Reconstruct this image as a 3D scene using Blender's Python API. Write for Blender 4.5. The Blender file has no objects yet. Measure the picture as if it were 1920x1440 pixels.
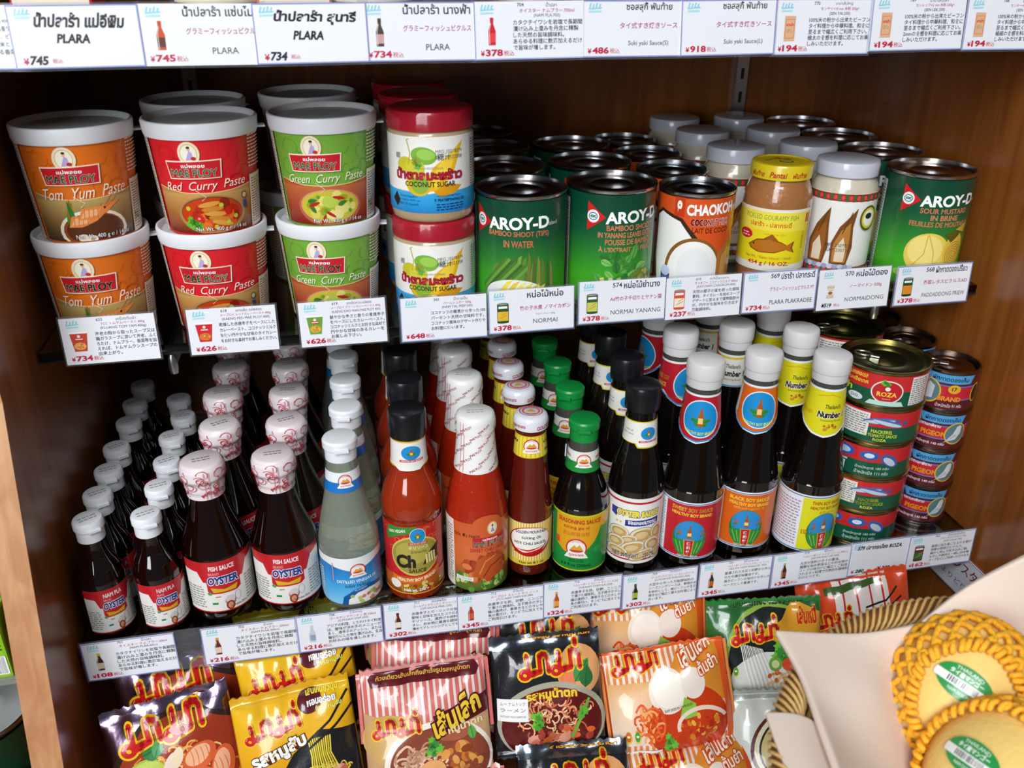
import bpy, bmesh, math, random, mathutils
from math import sin, cos, pi, radians, sqrt, atan2, hypot, floor
from mathutils import Vector, Matrix, Quaternion
from mathutils.geometry import tessellate_polygon
random.seed(7)
SC = bpy.context.scene
COL = SC.collection
CM = 0.01                                   # all numbers below are centimetres

# ---------------------------------------------------------------- camera, sky, lights, exposure
def make_camera():
    cd = bpy.data.cameras.new('camera'); co = bpy.data.objects.new('camera', cd); COL.objects.link(co)
    p, y, r = radians(26.45), radians(11.53), radians(0.25)
    f = Vector((sin(y)*cos(p), cos(y)*cos(p), -sin(p)))
    r0 = Vector((cos(y), -sin(y), 0)); u0 = r0.cross(f)
    ri = r0*cos(r) + u0*sin(r); up = -r0*sin(r) + u0*cos(r)
    m = Matrix((ri, up, -f)).transposed().to_4x4()
    m.translation = Vector((32.06, -76.52, 32.06))*CM
    co.matrix_world = m
    cd.sensor_width = 36; cd.lens = 1664.3/1920*36; cd.clip_start = 0.02
    cd.dof.use_dof = True; cd.dof.focus_distance = 0.86; cd.dof.aperture_fstop = 8.0
    SC.camera = co
make_camera()
SC.view_settings.view_transform = 'Standard'; SC.view_settings.look = 'None'
SC.view_settings.exposure = 0.0; SC.view_settings.gamma = 1.0; SC.view_settings.use_curve_mapping = False
w = bpy.data.worlds.new('shop_light'); SC.world = w; w.use_nodes = True
w.node_tree.nodes['Background'].inputs[0].default_value = (0.86, 0.93, 1.0, 1)
w.node_tree.nodes['Background'].inputs[1].default_value = 0.075
def area(name, loc, target, sx, sy, power, col):
    ld = bpy.data.lights.new(name, 'AREA'); ld.shape = 'RECTANGLE'; ld.size = sx; ld.size_y = sy
    ld.energy = power; ld.color = col
    o = bpy.data.objects.new(name, ld); COL.objects.link(o); o.location = loc
    d = Vector(target) - Vector(loc); o.rotation_euler = d.to_track_quat('-Z', 'Y').to_euler()
    return o
area('shop_window', (-0.75, -3.0, 2.75), (0.5, 0, -0.15), 2.3, 1.9, 166, (0.95, 0.97, 1.0))
area('low_fill', (-1.1, -2.6, 0.85), (0.5, 0, -0.15), 1.0, 1.4, 38, (0.92, 0.96, 1.0))  # weaker low fill, added for bottle reflections and to reach deeper into the shelves

# ---------------------------------------------------------------- helpers
def lin(c):
    return c/12.92 if c <= 0.04045 else ((c+0.055)/1.055)**2.4
_hc = {}
def hexc(h):
    if not isinstance(h, str): return h
    if h not in _hc:
        s = h.lstrip('#')
        if len(s) == 3: s = ''.join(k*2 for k in s)
        _hc[h] = tuple(lin(int(s[i:i+2], 16)/255) for i in (0, 2, 4))
    return _hc[h]
_mats = {}
def M(name, col='#888888', rough=.5, metal=0, coat=0, trans=0, ior=1.45, alpha=1, vcol=False, bump=0, bscale=200, emit=0, sss=0, spec=None):
    if name in _mats: return _mats[name]
    m = bpy.data.materials.new(name); m.use_nodes = True; nt = m.node_tree; b = nt.nodes['Principled BSDF']
    b.inputs['Base Color'].default_value = (*hexc(col), 1)
    b.inputs['Roughness'].default_value = rough; b.inputs['Metallic'].default_value = metal
    b.inputs['Coat Weight'].default_value = coat; b.inputs['Coat Roughness'].default_value = .05
    b.inputs['Transmission Weight'].default_value = trans; b.inputs['IOR'].default_value = ior
    b.inputs['Alpha'].default_value = alpha
    if sss:
        b.inputs['Subsurface Weight'].default_value = sss; b.inputs['Subsurface Scale'].default_value = .01
    if spec is not None: b.inputs['Specular IOR Level'].default_value = spec
    if vcol:
        a = nt.nodes.new('ShaderNodeVertexColor'); a.layer_name = 'Col'
        nt.links.new(a.outputs[0], b.inputs['Base Color'])
    if bump:
        n = nt.nodes.new('ShaderNodeTexNoise'); n.inputs['Scale'].default_value = bscale; n.inputs['Detail'].default_value = 3
        t = nt.nodes.new('ShaderNodeTexCoord'); nt.links.new(t.outputs['Object'], n.inputs['Vector'])
        bp = nt.nodes.new('ShaderNodeBump'); bp.inputs['Strength'].default_value = bump; bp.inputs['Distance'].default_value = .002
        nt.links.new(n.outputs[0], bp.inputs['Height']); nt.links.new(bp.outputs[0], b.inputs['Normal'])
    _mats[name] = m
    return m
def wood(name, dark, light, rough=.35, axis=2, coat=.25, gs=14):
    if name in _mats: return _mats[name]
    m = bpy.data.materials.new(name); m.use_nodes = True; nt = m.node_tree; b = nt.nodes['Principled BSDF']
    t = nt.nodes.new('ShaderNodeTexCoord'); mp = nt.nodes.new('ShaderNodeMapping')
    s = [gs*3, gs*3, gs*3]; s[axis] = gs*.22; mp.inputs['Scale'].default_value = s
    nt.links.new(t.outputs['Object'], mp.inputs[0])
    n = nt.nodes.new('ShaderNodeTexNoise'); n.inputs['Scale'].default_value = 1.6; n.inputs['Detail'].default_value = 6; n.inputs['Distortion'].default_value = .6
    nt.links.new(mp.outputs[0], n.inputs['Vector'])
    n2 = nt.nodes.new('ShaderNodeTexNoise'); n2.inputs['Scale'].default_value = 4; n2.inputs['Detail'].default_value = 2
    nt.links.new(t.outputs['Object'], n2.inputs['Vector'])
    mx = nt.nodes.new('ShaderNodeMix'); mx.data_type = 'FLOAT'; mx.inputs[0].default_value = .35
    nt.links.new(n.outputs[0], mx.inputs[2]); nt.links.new(n2.outputs[0], mx.inputs[3])
    r = nt.nodes.new('ShaderNodeValToRGB'); r.color_ramp.elements[0].position = .36; r.color_ramp.elements[1].position = .64
    r.color_ramp.elements[0].color = (*hexc(dark), 1); r.color_ramp.elements[1].color = (*hexc(light), 1)
    nt.links.new(mx.outputs[0], r.inputs[0]); nt.links.new(r.outputs[0], b.inputs['Base Color'])
    b.inputs['Roughness'].default_value = rough; b.inputs['Coat Weight'].default_value = coat; b.inputs['Coat Roughness'].default_value = .25
    bp = nt.nodes.new('ShaderNodeBump'); bp.inputs['Strength'].default_value = .12; bp.inputs['Distance'].default_value = .002
    nt.links.new(n.outputs[0], bp.inputs['Height']); nt.links.new(bp.outputs[0], b.inputs['Normal'])
    _mats[name] = m
    return m
PRINT = lambda: M('glossy_print', rough=.32, vcol=True, coat=.25)
PAPER = lambda: M('paper_print', rough=.6, vcol=True)
TIN = lambda: M('tin_print', rough=.3, vcol=True, coat=.5)
FILM = lambda: M('film_print', rough=.28, vcol=True, coat=.7, bump=.25, bscale=90)

# ---- flat artwork: coloured polygons in label coordinates (cm), later laid on a surface
_tc = {}
def tmesh(s, bold, res):
    k = (s, bold, res)
    if k in _tc: return _tc[k]
    cu = bpy.data.curves.new('t', 'FONT'); cu.body = s; cu.resolution_u = res; cu.offset = bold; cu.fill_mode = 'FRONT'
    ob = bpy.data.objects.new('t', cu); COL.objects.link(ob)
    dg = bpy.context.evaluated_depsgraph_get(); oe = ob.evaluated_get(dg); me = oe.to_mesh()
    me.calc_loop_triangles()
    V = [(v.co.x, v.co.y) for v in me.vertices]; T = [tuple(t.vertices) for t in me.loop_triangles]
    oe.to_mesh_clear(); bpy.data.objects.remove(ob); bpy.data.curves.remove(cu)
    if V: bb = (min(v[0] for v in V), min(v[1] for v in V), max(v[0] for v in V), max(v[1] for v in V))
    else: bb = (0, 0, 1, 1)
    _tc[k] = (V, T, bb)
    return _tc[k]
class Art:
    def __init__(s): s.p = []; s.L = 0
    def mapv(s, a0, a1, b0, b1, ku=1, du=0):
        k = (b1-b0)/(a1-a0); s.p = [([(x*ku+du, b0+(y-a0)*k) for x, y in P], c, L) for P, c, L in s.p]; return s
    def add(s, pts, col, L=None):
        s.p.append((pts, col, s.L if L is None else L))
    def poly(s, pts, col, up=True):
        if up: s.L += 1
        col = hexc(col)
        for t in tessellate_polygon([[Vector((x, y, 0)) for x, y in pts]]):
            s.add([pts[i] for i in t], col)
    def conv(s, pts, col, up=True):
        if up: s.L += 1
        s.add(pts, hexc(col))
    def rect(s, x0, y0, x1, y1, col, up=True): s.conv([(x0, y0), (x1, y0), (x1, y1), (x0, y1)], col, up)
    def grad(s, x0, y0, x1, y1, cols):
        s.L += 1; n = len(cols)-1
        for i in range(n):
            a, b = y0+(y1-y0)*i/n, y0+(y1-y0)*(i+1)/n
            ca, cb = hexc(cols[i]), hexc(cols[i+1])
            s.add([(x0, a), (x1, a), (x1, b), (x0, b)], [ca, ca, cb, cb])
    def ell(s, cx, cy, rx, ry, col, n=22, rot=0, a0=0, a1=360, up=True):
        c, q = cos(radians(rot)), sin(radians(rot)); P = []
        m = n if a1-a0 >= 360 else n+1
        for i in range(m):
            a = radians(a0+(a1-a0)*i/n); x, y = rx*cos(a), ry*sin(a)
            P.append((cx+x*c-y*q, cy+x*q+y*c))
        s.conv(P, col, up)
    def ring(s, cx, cy, rx, ry, w, col, n=26, a0=0, a1=360):
        s.L += 1; h = hexc(col)
        for i in range(n):
            a, b = radians(a0+(a1-a0)*i/n), radians(a0+(a1-a0)*(i+1)/n)
            s.add([(cx+rx*cos(a), cy+ry*sin(a)), (cx+(rx+w)*cos(a), cy+(ry+w)*sin(a)), (cx+(rx+w)*cos(b), cy+(ry+w)*sin(b)), (cx+rx*cos(b), cy+ry*sin(b))], h)
    def line(s, pts, w, col, up=True, taper=None):
        if up: s.L += 1
        h = hexc(col); n = len(pts); L = []; R = []
        for i in range(n):
            a, b = pts[max(i-1, 0)], pts[min(i+1, n-1)]
            dx, dy = b[0]-a[0], b[1]-a[1]; d = hypot(dx, dy) or 1
            ww = w/2*(1 if taper is None else (1-taper*abs(2*i/(n-1)-1)))
            L.append((pts[i][0]-dy/d*ww, pts[i][1]+dx/d*ww)); R.append((pts[i][0]+dy/d*ww, pts[i][1]-dx/d*ww))
        for i in range(n-1): s.add([R[i], R[i+1], L[i+1], L[i]], h)
    def frame(s, x0, y0, x1, y1, w, col):
        s.L += 1
        for r in ((x0, y0, x1, y0+w), (x0, y1-w, x1, y1), (x0, y0+w, x0+w, y1-w), (x1-w, y0+w, x1, y1-w)): s.rect(*r, col, up=False)
    def text(s, t, x, y, col, em=None, w=None, h=None, al='c', bold=0, sh=0, rot=0, out=None, ow=.04, res=2, arc=0, maxw=None):
        many = 'M' in t or 'W' in t; bd = bold
        if many: bold = 0
        V, T, bb = tmesh(t, bold, res); bw, bh = bb[2]-bb[0] or 1, bb[3]-bb[1] or 1
        if em: sx = sy = em
        elif w and h: sx, sy = w/bw, h/bh
        elif w: sx = sy = w/bw
        else: sx = sy = h/bh
        if maxw and bw*sx > maxw: sx = maxw/bw
        tw = bw*sx
        ox = {'c': -tw/2, 'l': 0, 'r': -tw}[al]; oy = 0 if em else -bh*sy/2
        by = 0 if em else bb[1]
        c, q = cos(radians(rot)), sin(radians(rot))
        def place(V):
            R = []
            for vx, vy in V:
                X = (vx-bb[0])*sx+ox; Y = (vy-by)*sy+oy; X += sh*Y
                if arc: Y += arc*(X*X)
                R.append((x+X*c-Y*q, y+X*q+Y*c))
            return R
        def shifted(d, cc, n):                       # thicken by overprinting shifted copies
            for m in range(n):
                dx, dy = d*sx*cos(2*pi*m/n), d*sy*sin(2*pi*m/n); P = [(px+dx*c-dy*q, py+dx*q+dy*c) for px, py in place(V)]
                for k in T: s.add([P[i] for i in k], cc)
        if out:
            s.L += 1; ho = hexc(out)
            if many: shifted(bd+ow, ho, 8)
            else:
                Vo, To, _ = tmesh(t, bold+ow, res); P = place(Vo)
                for k in To: s.add([P[i] for i in k], ho)
        s.L += 1; P = place(V); hh = hexc(col)
        if many and bd > .015: shifted(bd, hh, 4)
        for k in T: s.add([P[i] for i in k], hh)
    def noodles(s, cx, cy, rx, ry, n, cols, w=.12, size=.6, seed=1):
        rd = random.Random(seed); s.L += 1; base = s.L
        for i in range(n):
            a = rd.random()*2*pi; r = sqrt(rd.random()); x, y = cx+rx*r*cos(a)*.9, cy+ry*r*sin(a)*.9
            a0 = rd.random()*2*pi; da = rd.uniform(1.6, 4.2); rr = size*rd.uniform(.4, 1); k = rd.uniform(.5, .9); th = rd.random()*pi
            P = []
            for j in range(8):
                t = a0+da*j/7; X, Y = rr*cos(t), rr*k*sin(t)
                X, Y = x+X*cos(th)-Y*sin(th), y+X*sin(th)+Y*cos(th)
                e = hypot((X-cx)/rx, (Y-cy)/ry)
                if e > 1: X, Y = cx+(X-cx)/e, cy+(Y-cy)/e
                P.append((X, Y))
            s.L = base+(i % 14); s.line(P, w, cols[i % len(cols)], up=False)
        s.L = base+14
    def blobs(s, cx, cy, rx, ry, n, cols, size=.4, seed=1, sq=.7):
        rd = random.Random(seed); s.L += 1; base = s.L
        for i in range(n):
            a = rd.random()*2*pi; r = sqrt(rd.random()); x, y = cx+rx*r*cos(a), cy+ry*r*sin(a)
            s.L = base+(i % 12); z = size*rd.uniform(.5, 1)
            s.ell(x, y, z, z*rd.uniform(sq*.7, 1), cols[i % len(cols)], n=9, rot=rd.random()*180, up=False)
        s.L = base+12
    def leaf(s, x, y, L, w, rot, col, mid='#1c5a24'):
        c, q = cos(radians(rot)), sin(radians(rot)); P = []
        for i in range(7):
            t = i/6; P.append((t*L, w*sin(pi*t**.8)))
        for i in range(5, 0, -1):
            t = i/6; P.append((t*L, -w*sin(pi*t**.8)))
        s.conv([(x+a*c-b*q, y+a*q+b*c) for a, b in P], col)
        s.line([(x, y), (x+L*.9*c, y+L*.9*q)], w*.12, mid)
    def herb(s, x, y, r, col='#3f9a2c', seed=1, n=9):
        rd = random.Random(seed); s.L += 1; b = s.L
        for i in range(n):
            a = rd.random()*6.28; d = r*rd.uniform(.1, .7); s.L = b+i % 4
            X, Y = x+d*cos(a), y+d*sin(a); P = []
            k = r*rd.uniform(.3, .5); off = rd.random()*6
            for j in range(12):
                rr = k*(1 if j % 2 else .6); P.append((X+rr*cos(off+j*pi/6), Y+rr*sin(off+j*pi/6)))
            s.poly(P, col if i % 2 else '#67b83a', up=False)
        s.L = b+4
    def fine(s, x0, y0, x1, y1, rows, col='#444', seed=3, fill=.6):
        rd = random.Random(seed); s.L += 1; dy = (y1-y0)/rows
        for i in range(rows):
            x = x0; y = y0+dy*i
            while x < x1-.1:
                k = min(rd.uniform(.15, .5), x1-x); s.rect(x, y, x+k, y+dy*fill*.7, col, up=False); x += k+.1
    def barcode(s, x0, y0, x1, y1, seed=5):
        s.rect(x0, y0, x1, y1, '#f4f4f0'); rd = random.Random(seed); s.L += 1; x = x0+.08
        while x < x1-.1:
            k = rd.choice((.03, .05, .08)); s.rect(x, y0+.08, x+k, y1-.06, '#222', up=False); x += k+rd.choice((.04, .06))
LIFT = .0014
def cutdiag(P, C, su, sv):
    """cut along the diagonals of the su x sv grid, so every piece stays inside one flat triangle"""
    Q = [(p[0]/su-p[1]/sv, p[0], p[1]) for p in P]
    out = []
    for R, K in cutaxis(Q, C, 0, 1.0): out.append(([(q[1], q[2]) for q in R], K))
    return out
def cutaxis(P, C, ax, step):
    lo = min(p[ax] for p in P); hi = max(p[ax] for p in P)
    i0, i1 = floor(lo/step+1e-6), floor(hi/step-1e-6)
    if i1 <= i0: return [(P, C)]
    out = []
    for k in range(i0+1, i1+1):
        c = k*step; A = []; B = []; CA = []; CB = []
        n = len(P)
        for i in range(n):
            p, r = P[i], P[(i+1) % n]; a, b = C[i], C[(i+1) % n]
            if p[ax] <= c: A.append(p); CA.append(a)
            if p[ax] >= c: B.append(p); CB.append(a)
            if (p[ax] < c < r[ax]) or (p[ax] > c > r[ax]):
                t = (c-p[ax])/(r[ax]-p[ax]); m = tuple(p[j]+(r[j]-p[j])*t for j in range(len(p))); cc = tuple(a[j]+(b[j]-a[j])*t for j in range(3))
                A.append(m); B.append(m); CA.append(cc); CB.append(cc)
        if len(A) > 2: out.append((A, CA))
        P, C = B, CB
        if len(P) < 3: break
    if len(P) > 2: out.append((P, C))
    return out
def meshobj(name, V, F, mat, parent=None, cols=None, norms=None, smooth=True, ang=None, mats=None, fm=None):
    me = bpy.data.meshes.new(name); me.from_pydata([(x*CM, y*CM, z*CM) for x, y, z in V], [], F)
    for m in (mats or [mat]): me.materials.append(m)
    if fm: me.polygons.foreach_set('material_index', fm)
    if smooth: me.polygons.foreach_set('use_smooth', [True]*len(me.polygons))
    if cols:
        a = me.color_attributes.new('Col', 'FLOAT_COLOR', 'POINT'); fl = []
        for c in cols: fl += [c[0], c[1], c[2], 1]
        a.data.foreach_set('color', fl)
    me.update()
    if norms: me.normals_split_custom_set_from_vertices(norms)
    elif ang is not None: me.set_sharp_from_angle(angle=radians(ang))
    o = bpy.data.objects.new(name, me); COL.objects.link(o)
    if parent: o.parent = parent
    return o
def faceted(surf, su, sv):
    """the same surface made of flat strips, so stacked print layers never cut through each other"""
    cache = {}
    def g(i, j, v):
        k = (i, j) if sv else (i, round(v, 5))
        if k not in cache: cache[k] = surf(i*su if su else 0, j*sv if sv else v)
        return cache[k]
    def f(u, v):
        i = floor(u/su); a = u/su-i
        if sv: j = floor(v/sv); b = v/sv-j; c = [(g(i, j, v), 1-a), (g(i+1, j, v), a-b), (g(i+1, j+1, v), b)] if a >= b else [(g(i, j, v), 1-b), (g(i, j+1, v), b-a), (g(i+1, j+1, v), a)]
        else: c = [(g(i, 0, v), 1-a), (g(i+1, 0, v), a)]
        return tuple(sum(q[0][k]*w for q, w in c) for k in range(3)), tuple(sum(q[1][k]*w for q, w in c) for k in range(3))
    return f
def lay(name, art, surf, mat, parent, su=None, sv=None, base=.012, lift=LIFT):
    """surf(u, v) -> (point, normal) in cm"""
    if su: surf = faceted(surf, su, sv)
    V = []; F = []; Cc = []; N = []
    for P, col, L in art.p:
        C = col if isinstance(col, list) else [col]*len(P)
        pieces = [(P, C)]
        if su: pieces = [q for p in pieces for q in cutaxis(p[0], p[1], 0, su)]
        if sv: pieces = [q for p in pieces for q in cutaxis(p[0], p[1], 1, sv)]; pieces = [q for p in pieces for q in cutdiag(p[0], p[1], su, sv)]
        # make every face wind the same way
        for PP, CC in pieces:
            a = 0
            for i in range(len(PP)):
                x, y = PP[i]; x2, y2 = PP[(i+1) % len(PP)]; a += x*y2-x2*y
            if a < 0: PP = PP[::-1]; CC = CC[::-1]
            if abs(a) < 1e-7: continue
            b = len(V)
            for (x, y), c in zip(PP, CC):
                p, n = surf(x, y); d = base+L*lift
                V.append((p[0]+n[0]*d, p[1]+n[1]*d, p[2]+n[2]*d)); N.append(n); Cc.append(c)
            F.append(tuple(range(b, b+len(PP))))
    return meshobj(name, V, F, mat, parent, cols=Cc, norms=N)
def interp(pts, z):
    if z <= pts[0][1]: return pts[0][0]
    for (r0, z0), (r1, z1) in zip(pts, pts[1:]):
        if z <= z1: return r0+(r1-r0)*(z-z0)/((z1-z0) or 1)
    return pts[-1][0]
def tube_surf(prof, R):
    def f(u, v):
        t = u/R; r = interp(prof, v); dr = (interp(prof, v+.05)-interp(prof, v-.05))/.1
        n = Vector((sin(t), -cos(t), -dr)).normalized()
        return (r*sin(t), -r*cos(t), v), tuple(n)
    return f
def flat_surf(u, v): return (u, 0, v), (0, -1, 0)
def top_surf(z):
    return lambda u, v: ((u, v, z), (0, 0, 1))
def smoothprof(pts, sub=4):
    """Catmull-Rom through (r, z) points"""
    out = []
    for i in range(len(pts)-1):
        p0, p1, p2, p3 = pts[max(i-1, 0)], pts[i], pts[i+1], pts[min(i+2, len(pts)-1)]
        for j in range(sub):
            t = j/sub
            q = [0.5*((2*p1[k])+(-p0[k]+p2[k])*t+(2*p0[k]-5*p1[k]+4*p2[k]-p3[k])*t*t+(-p0[k]+3*p1[k]-3*p2[k]+p3[k])*t**3) for k in (0, 1)]
            out.append(tuple(q))
    out.append(pts[-1])
    return out
def lathe(name, prof, mat, parent, n=36, ang=32, mod=None, mats=None, mi=None):
    V = []; F = []; fm = []; rows = []
    for r, z in prof:
        if r < 1e-4: rows.append([len(V)]); V.append((0, 0, z))
        else:
            b = len(V); rows.append(list(range(b, b+n)))
            for i in range(n):
                t = 2*pi*i/n; rr = r+(mod(t, z) if mod else 0); V.append((rr*cos(t), rr*sin(t), z))
    for k in range(len(rows)-1):
        a, b = rows[k], rows[k+1]
        for i in range(n):
            j = (i+1) % n
            if len(a) == 1 and len(b) == 1: continue
            if len(a) == 1: F.append((a[0], b[j], b[i]))
            elif len(b) == 1: F.append((a[i], a[j], b[0]))
            else: F.append((a[i], a[j], b[j], b[i]))
            fm.append(mi(prof[k][1]) if mi else 0)
    return meshobj(name, V, F, mat, parent, ang=ang, mats=mats, fm=fm if mi else None)
def box(name, x0, y0, z0, x1, y1, z1, mat, parent=None, bev=0):
    V = [(x, y, z) for z in (z0, z1) for x, y in ((x0, y0), (x1, y0), (x1, y1), (x0, y1))]
    F = [(3, 2, 1, 0), (4, 5, 6, 7), (0, 1, 5, 4), (1, 2, 6, 5), (2, 3, 7, 6), (3, 0, 4, 7)]
    o = meshobj(name, V, F, mat, parent, smooth=False)
    if bev:
        bm = bmesh.new(); bm.from_mesh(o.data); bmesh.ops.bevel(bm, geom=bm.edges[:], offset=bev*CM, segments=2, affect='EDGES', profile=.6)
        bm.to_mesh(o.data); bm.free()
    return o
def tubemesh(paths, r, n=6, closed=False):
    V = []; F = []
    for P in paths:
        P = [Vector(p) for p in P]; m = len(P); b = len(V); prev = None
        for i in range(m):
            if closed: d = (P[(i+1) % m]-P[i-1]).normalized()
            else: d = (P[min(i+1, m-1)]-P[max(i-1, 0)]).normalized()
            if prev is None: a = d.orthogonal().normalized()
            else: a = (prev-d*prev.dot(d)).normalized()
            prev = a; c = d.cross(a)
            rr = r(i/(m-1)) if callable(r) else r
            for j in range(n):
                t = 2*pi*j/n; q = P[i]+a*(rr*cos(t))+c*(rr*sin(t)); V.append(tuple(q))
        for i in range(m if closed else m-1):
            for j in range(n):
                i2 = (i+1) % m; F.append((b+i*n+j, b+i*n+(j+1) % n, b+i2*n+(j+1) % n, b+i2*n+j))
        if not closed:
            F.append(tuple(b+j for j in range(n-1, -1, -1))); F.append(tuple(b+(m-1)*n+j for j in range(n)))
    return V, F
def root(name, label, cat, group=None, loc=(0, 0, 0), rz=0):
    o = bpy.data.objects.new(name, None); COL.objects.link(o); o.empty_display_size = .02
    o.location = Vector(loc)*CM; o.rotation_euler = (0, 0, rz); o['label'] = label; o['category'] = cat
    if group: o['group'] = group
    return o
def dup(r, loc, rz, label, group=None):
    c = r.copy(); COL.objects.link(c); c.location = Vector(loc)*CM; c.rotation_euler = (0, 0, rz); c['label'] = label
    if group: c['group'] = group
    for ch in list(r.children):
        d = ch.copy(); COL.objects.link(d); d.parent = c
        for g in list(ch.children):
            e = g.copy(); COL.objects.link(e); e.parent = d
    return c
def face(x, y, fo=0):
    """turn so the label looks at a shopper standing in front of the shelf middle"""
    return atan2(32-x, y+76.5)+radians(fo)
ORD = ['front', 'second', 'third', 'fourth', 'fifth', 'sixth', 'rearmost']

# ---------------------------------------------------------------- printed artwork
def brandbox(A, x, y, w=3.0, h=1.05, sl=.12):
    """slanted red brand panel with the small oval portrait above"""
    y += .1; A.ell(x-.15, y+1.25, .84, .9, '#f3e2c0', n=24); A.ell(x-.15, y+1.25, .62, .70, '#f7efd8', n=24); A.ring(x-.15, y+1.25, .60, .68, .04, '#c9a25e')
    A.poly([(x-.42, y+.75), (x-.1, y+1.5), (x+.12, y+1.35), (x+.2, y+.8)], '#b9a8d8'); A.ell(x-.1, y+1.62, .13, .16, '#e8b48c', n=10)
    A.ell(x-.12, y+1.72, .14, .09, '#3a241c', n=10); A.ell(x+.18, y+.9, .2, .14, '#c03028', n=12)
    a, b = w/2, h/2
    A.poly([(x-a-.08, y+b+.1), (x+a+.1, y+b+.06+sl), (x+a-.02, y-b+sl*.2-.06), (x-a+.1, y-b-.08)], '#f6ead2')
    A.poly([(x-a, y+b), (x+a, y+b-.02+sl), (x+a-.1, y-b+sl*.2), (x-a+.18, y-b)], '#c8202a')
    A.text('แม่พลอย', x, y+b*.6, '#ffffff', w=w*.42, h=h*.26, bold=.02, out='#8a1018', ow=.03)
    A.text('MAE PLOY', x, y-b*.32, '#37884e', w=w*.84, h=h*.46, bold=.02, out='#f7f2e4', ow=.022, res=3)
def tub_art(kind):
    A = Art(); base, dark = {'red': ('#d8202a', '#b81820'), 'green': ('#76ab3c', '#5e9430'), 'orange': ('#e0701c', '#c85a14')}[kind]
    H = 8.3
    A.rect(-14.4, .25, 14.4, H, base)
    rd = random.Random(4)
    for i in range(40):                                   # faint swirls on the plain ground
        A.ring(rd.uniform(-4, 4.5), rd.uniform(4, 8), .3+rd.random()*.5, .3+rd.random()*.5, .05, dark if i % 2 else base, n=10, a0=rd.random()*360, a1=rd.random()*360+200)
    # picture zone
    P = [(-4.6, .25), (4.6, .25), (4.6, 3.9), (2, 3.55), (0, 3.45), (-2, 3.5), (-4.6, 3.9)]
    A.poly(P, {'red': '#b98a4e', 'green': '#b5532c', 'orange': '#a88a58'}[kind])
    A.grad(-4.6, .25, 4.6, 3.45, {'red': ['#6a1c14', '#a8682e', '#c89a58'], 'green': ['#7a1c14', '#a8452a', '#c06a3a'], 'orange': ['#3c2c1c', '#8a6a3c', '#bfa060']}[kind])
    A.line([(-4.6, 3.92), (-2, 3.52), (0, 3.47), (2, 3.57), (4.6, 3.92)], .07, '#e8c890')
    if kind == 'orange':
        A.ell(.1, 1.0, 2.9, 1.7, '#f1e6d2'); A.ell(.1, 1.05, 2.6, 1.4, '#8a4a20'); A.ell(.2, 1.1, 2.4, 1.2, '#5a3018')
        for k, (x, y, r) in enumerate([(-1.9, 2.6, 70), (-1.6, 2.7, 85), (-1.3, 2.6, 100)]): A.leaf(x, y-1, 1.9, .22, r, ['#3c8a2c', '#c8541c', '#2f7a28'][k])
        for s in (0, 1):                                 # two prawns
            y = 1.9+s*.55; x = -.6+s*.9
            A.poly([(x-1.3, y-.5), (x-.9, y+.35), (x+.6, y+.45), (x+2.3, y+.75), (x+1.0, y-.1), (x-.2, y-.5)], '#e88a44')
            A.poly([(x-1.1, y-.4), (x-.7, y+.2), (x+.5, y+.25), (x+.3, y-.2)], '#f4b27c')
            for k in range(4): A.line([(x-.8+k*.35, y-.4), (x-.7+k*.35, y+.3)], .05, '#c8602a')
            A.line([(x+.8, y+.2), (x+2.0, y+1.0)], .05, '#d86a30'); A.line([(x+.8, y+.3), (x+1.6, y+1.2)], .05, '#d86a30'); A.ell(x+.9, y+.3, .09, .09, '#222', n=8)
        A.ell(-.9, .55, .45, .3, '#eddcc4'); A.ell(-.2, .45, .45, .3, '#f2e6d0'); A.ell(-.2, .45, .2, .12, '#c89a70')
    else:
        soup = '#c83a10' if kind == 'red' else '#c8bc3a'; rim = '#b0824a' if kind == 'red' else '#b8644a'
        A.ell(.1, 1.75, 3.0, 1.55, rim, n=36); A.ell(.1, 1.85, 2.75, 1.35, '#7a4a22' if kind == 'red' else '#d89a6a', n=36); A.ell(.1, 1.8, 2.65, 1.28, soup, n=36)
        if kind == 'red':
            A.blobs(.1, 1.8, 2.3, 1.0, 26, ['#d8541c', '#b02808', '#e07020', '#8c1c08'], .5, 3)
            for k in range(5): A.ell(-.1+k*.25, 2.6-k*.38, .95, .2, ['#d89a40', '#c8842c'][k % 2], rot=8-k*5, n=12)
            A.ell(-1.0, 1.4, .38, .36, '#d02018'); A.ell(-1.1, 1.5, .12, .1, '#f4a090', n=8); A.ell(1.5, 2.0, .36, .34, '#c81c10'); A.herb(-1.5, 1.1, .8, '#3a8c24', 2)
            for k, (x, y) in enumerate([(-1.9, 2.3), (.9, 2.5), (2.1, 1.5), (.3, .8), (1.4, 1.1)]): A.ell(x, y, .2, .18, '#b8c83c', n=10)
        else:
            A.blobs(.1, 1.8, 2.3, 1.0, 22, ['#d8cc60', '#b0b430', '#e4d878', '#98a02c'], .5, 5)
            A.ell(.1, 2.2, .7, .5, '#b8cc50'); A.ell(1.2, 1.6, .7, .45, '#e0d880'); A.ell(.5, 1.1, .8, .4, '#e8dc90')
            for k, (x, y, r) in enumerate([(-1.7, 1.6, 60), (-1.2, 1.3, 130), (-1.9, 2.2, 10), (.8, 1.9, 20)]): A.leaf(x, y, .9, .2, r, '#3c7a2c')
            for x, y, r in ((.9, 2.5, -10), (-1.3, 2.0, 20), (.1, 1.2, -30), (-.6, .7, 60)): A.ell(x, y, .55, .13, '#b82418', rot=r, n=12)
            for x, y in ((-.3, 1.5), (1.9, 1.4), (-.9, 2.6), (2.0, 2.2)): A.ell(x, y, .16, .15, '#5c9a30', n=9)
    brandbox(A, -.9, 5.15, 4.3, 1.2)
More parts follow.
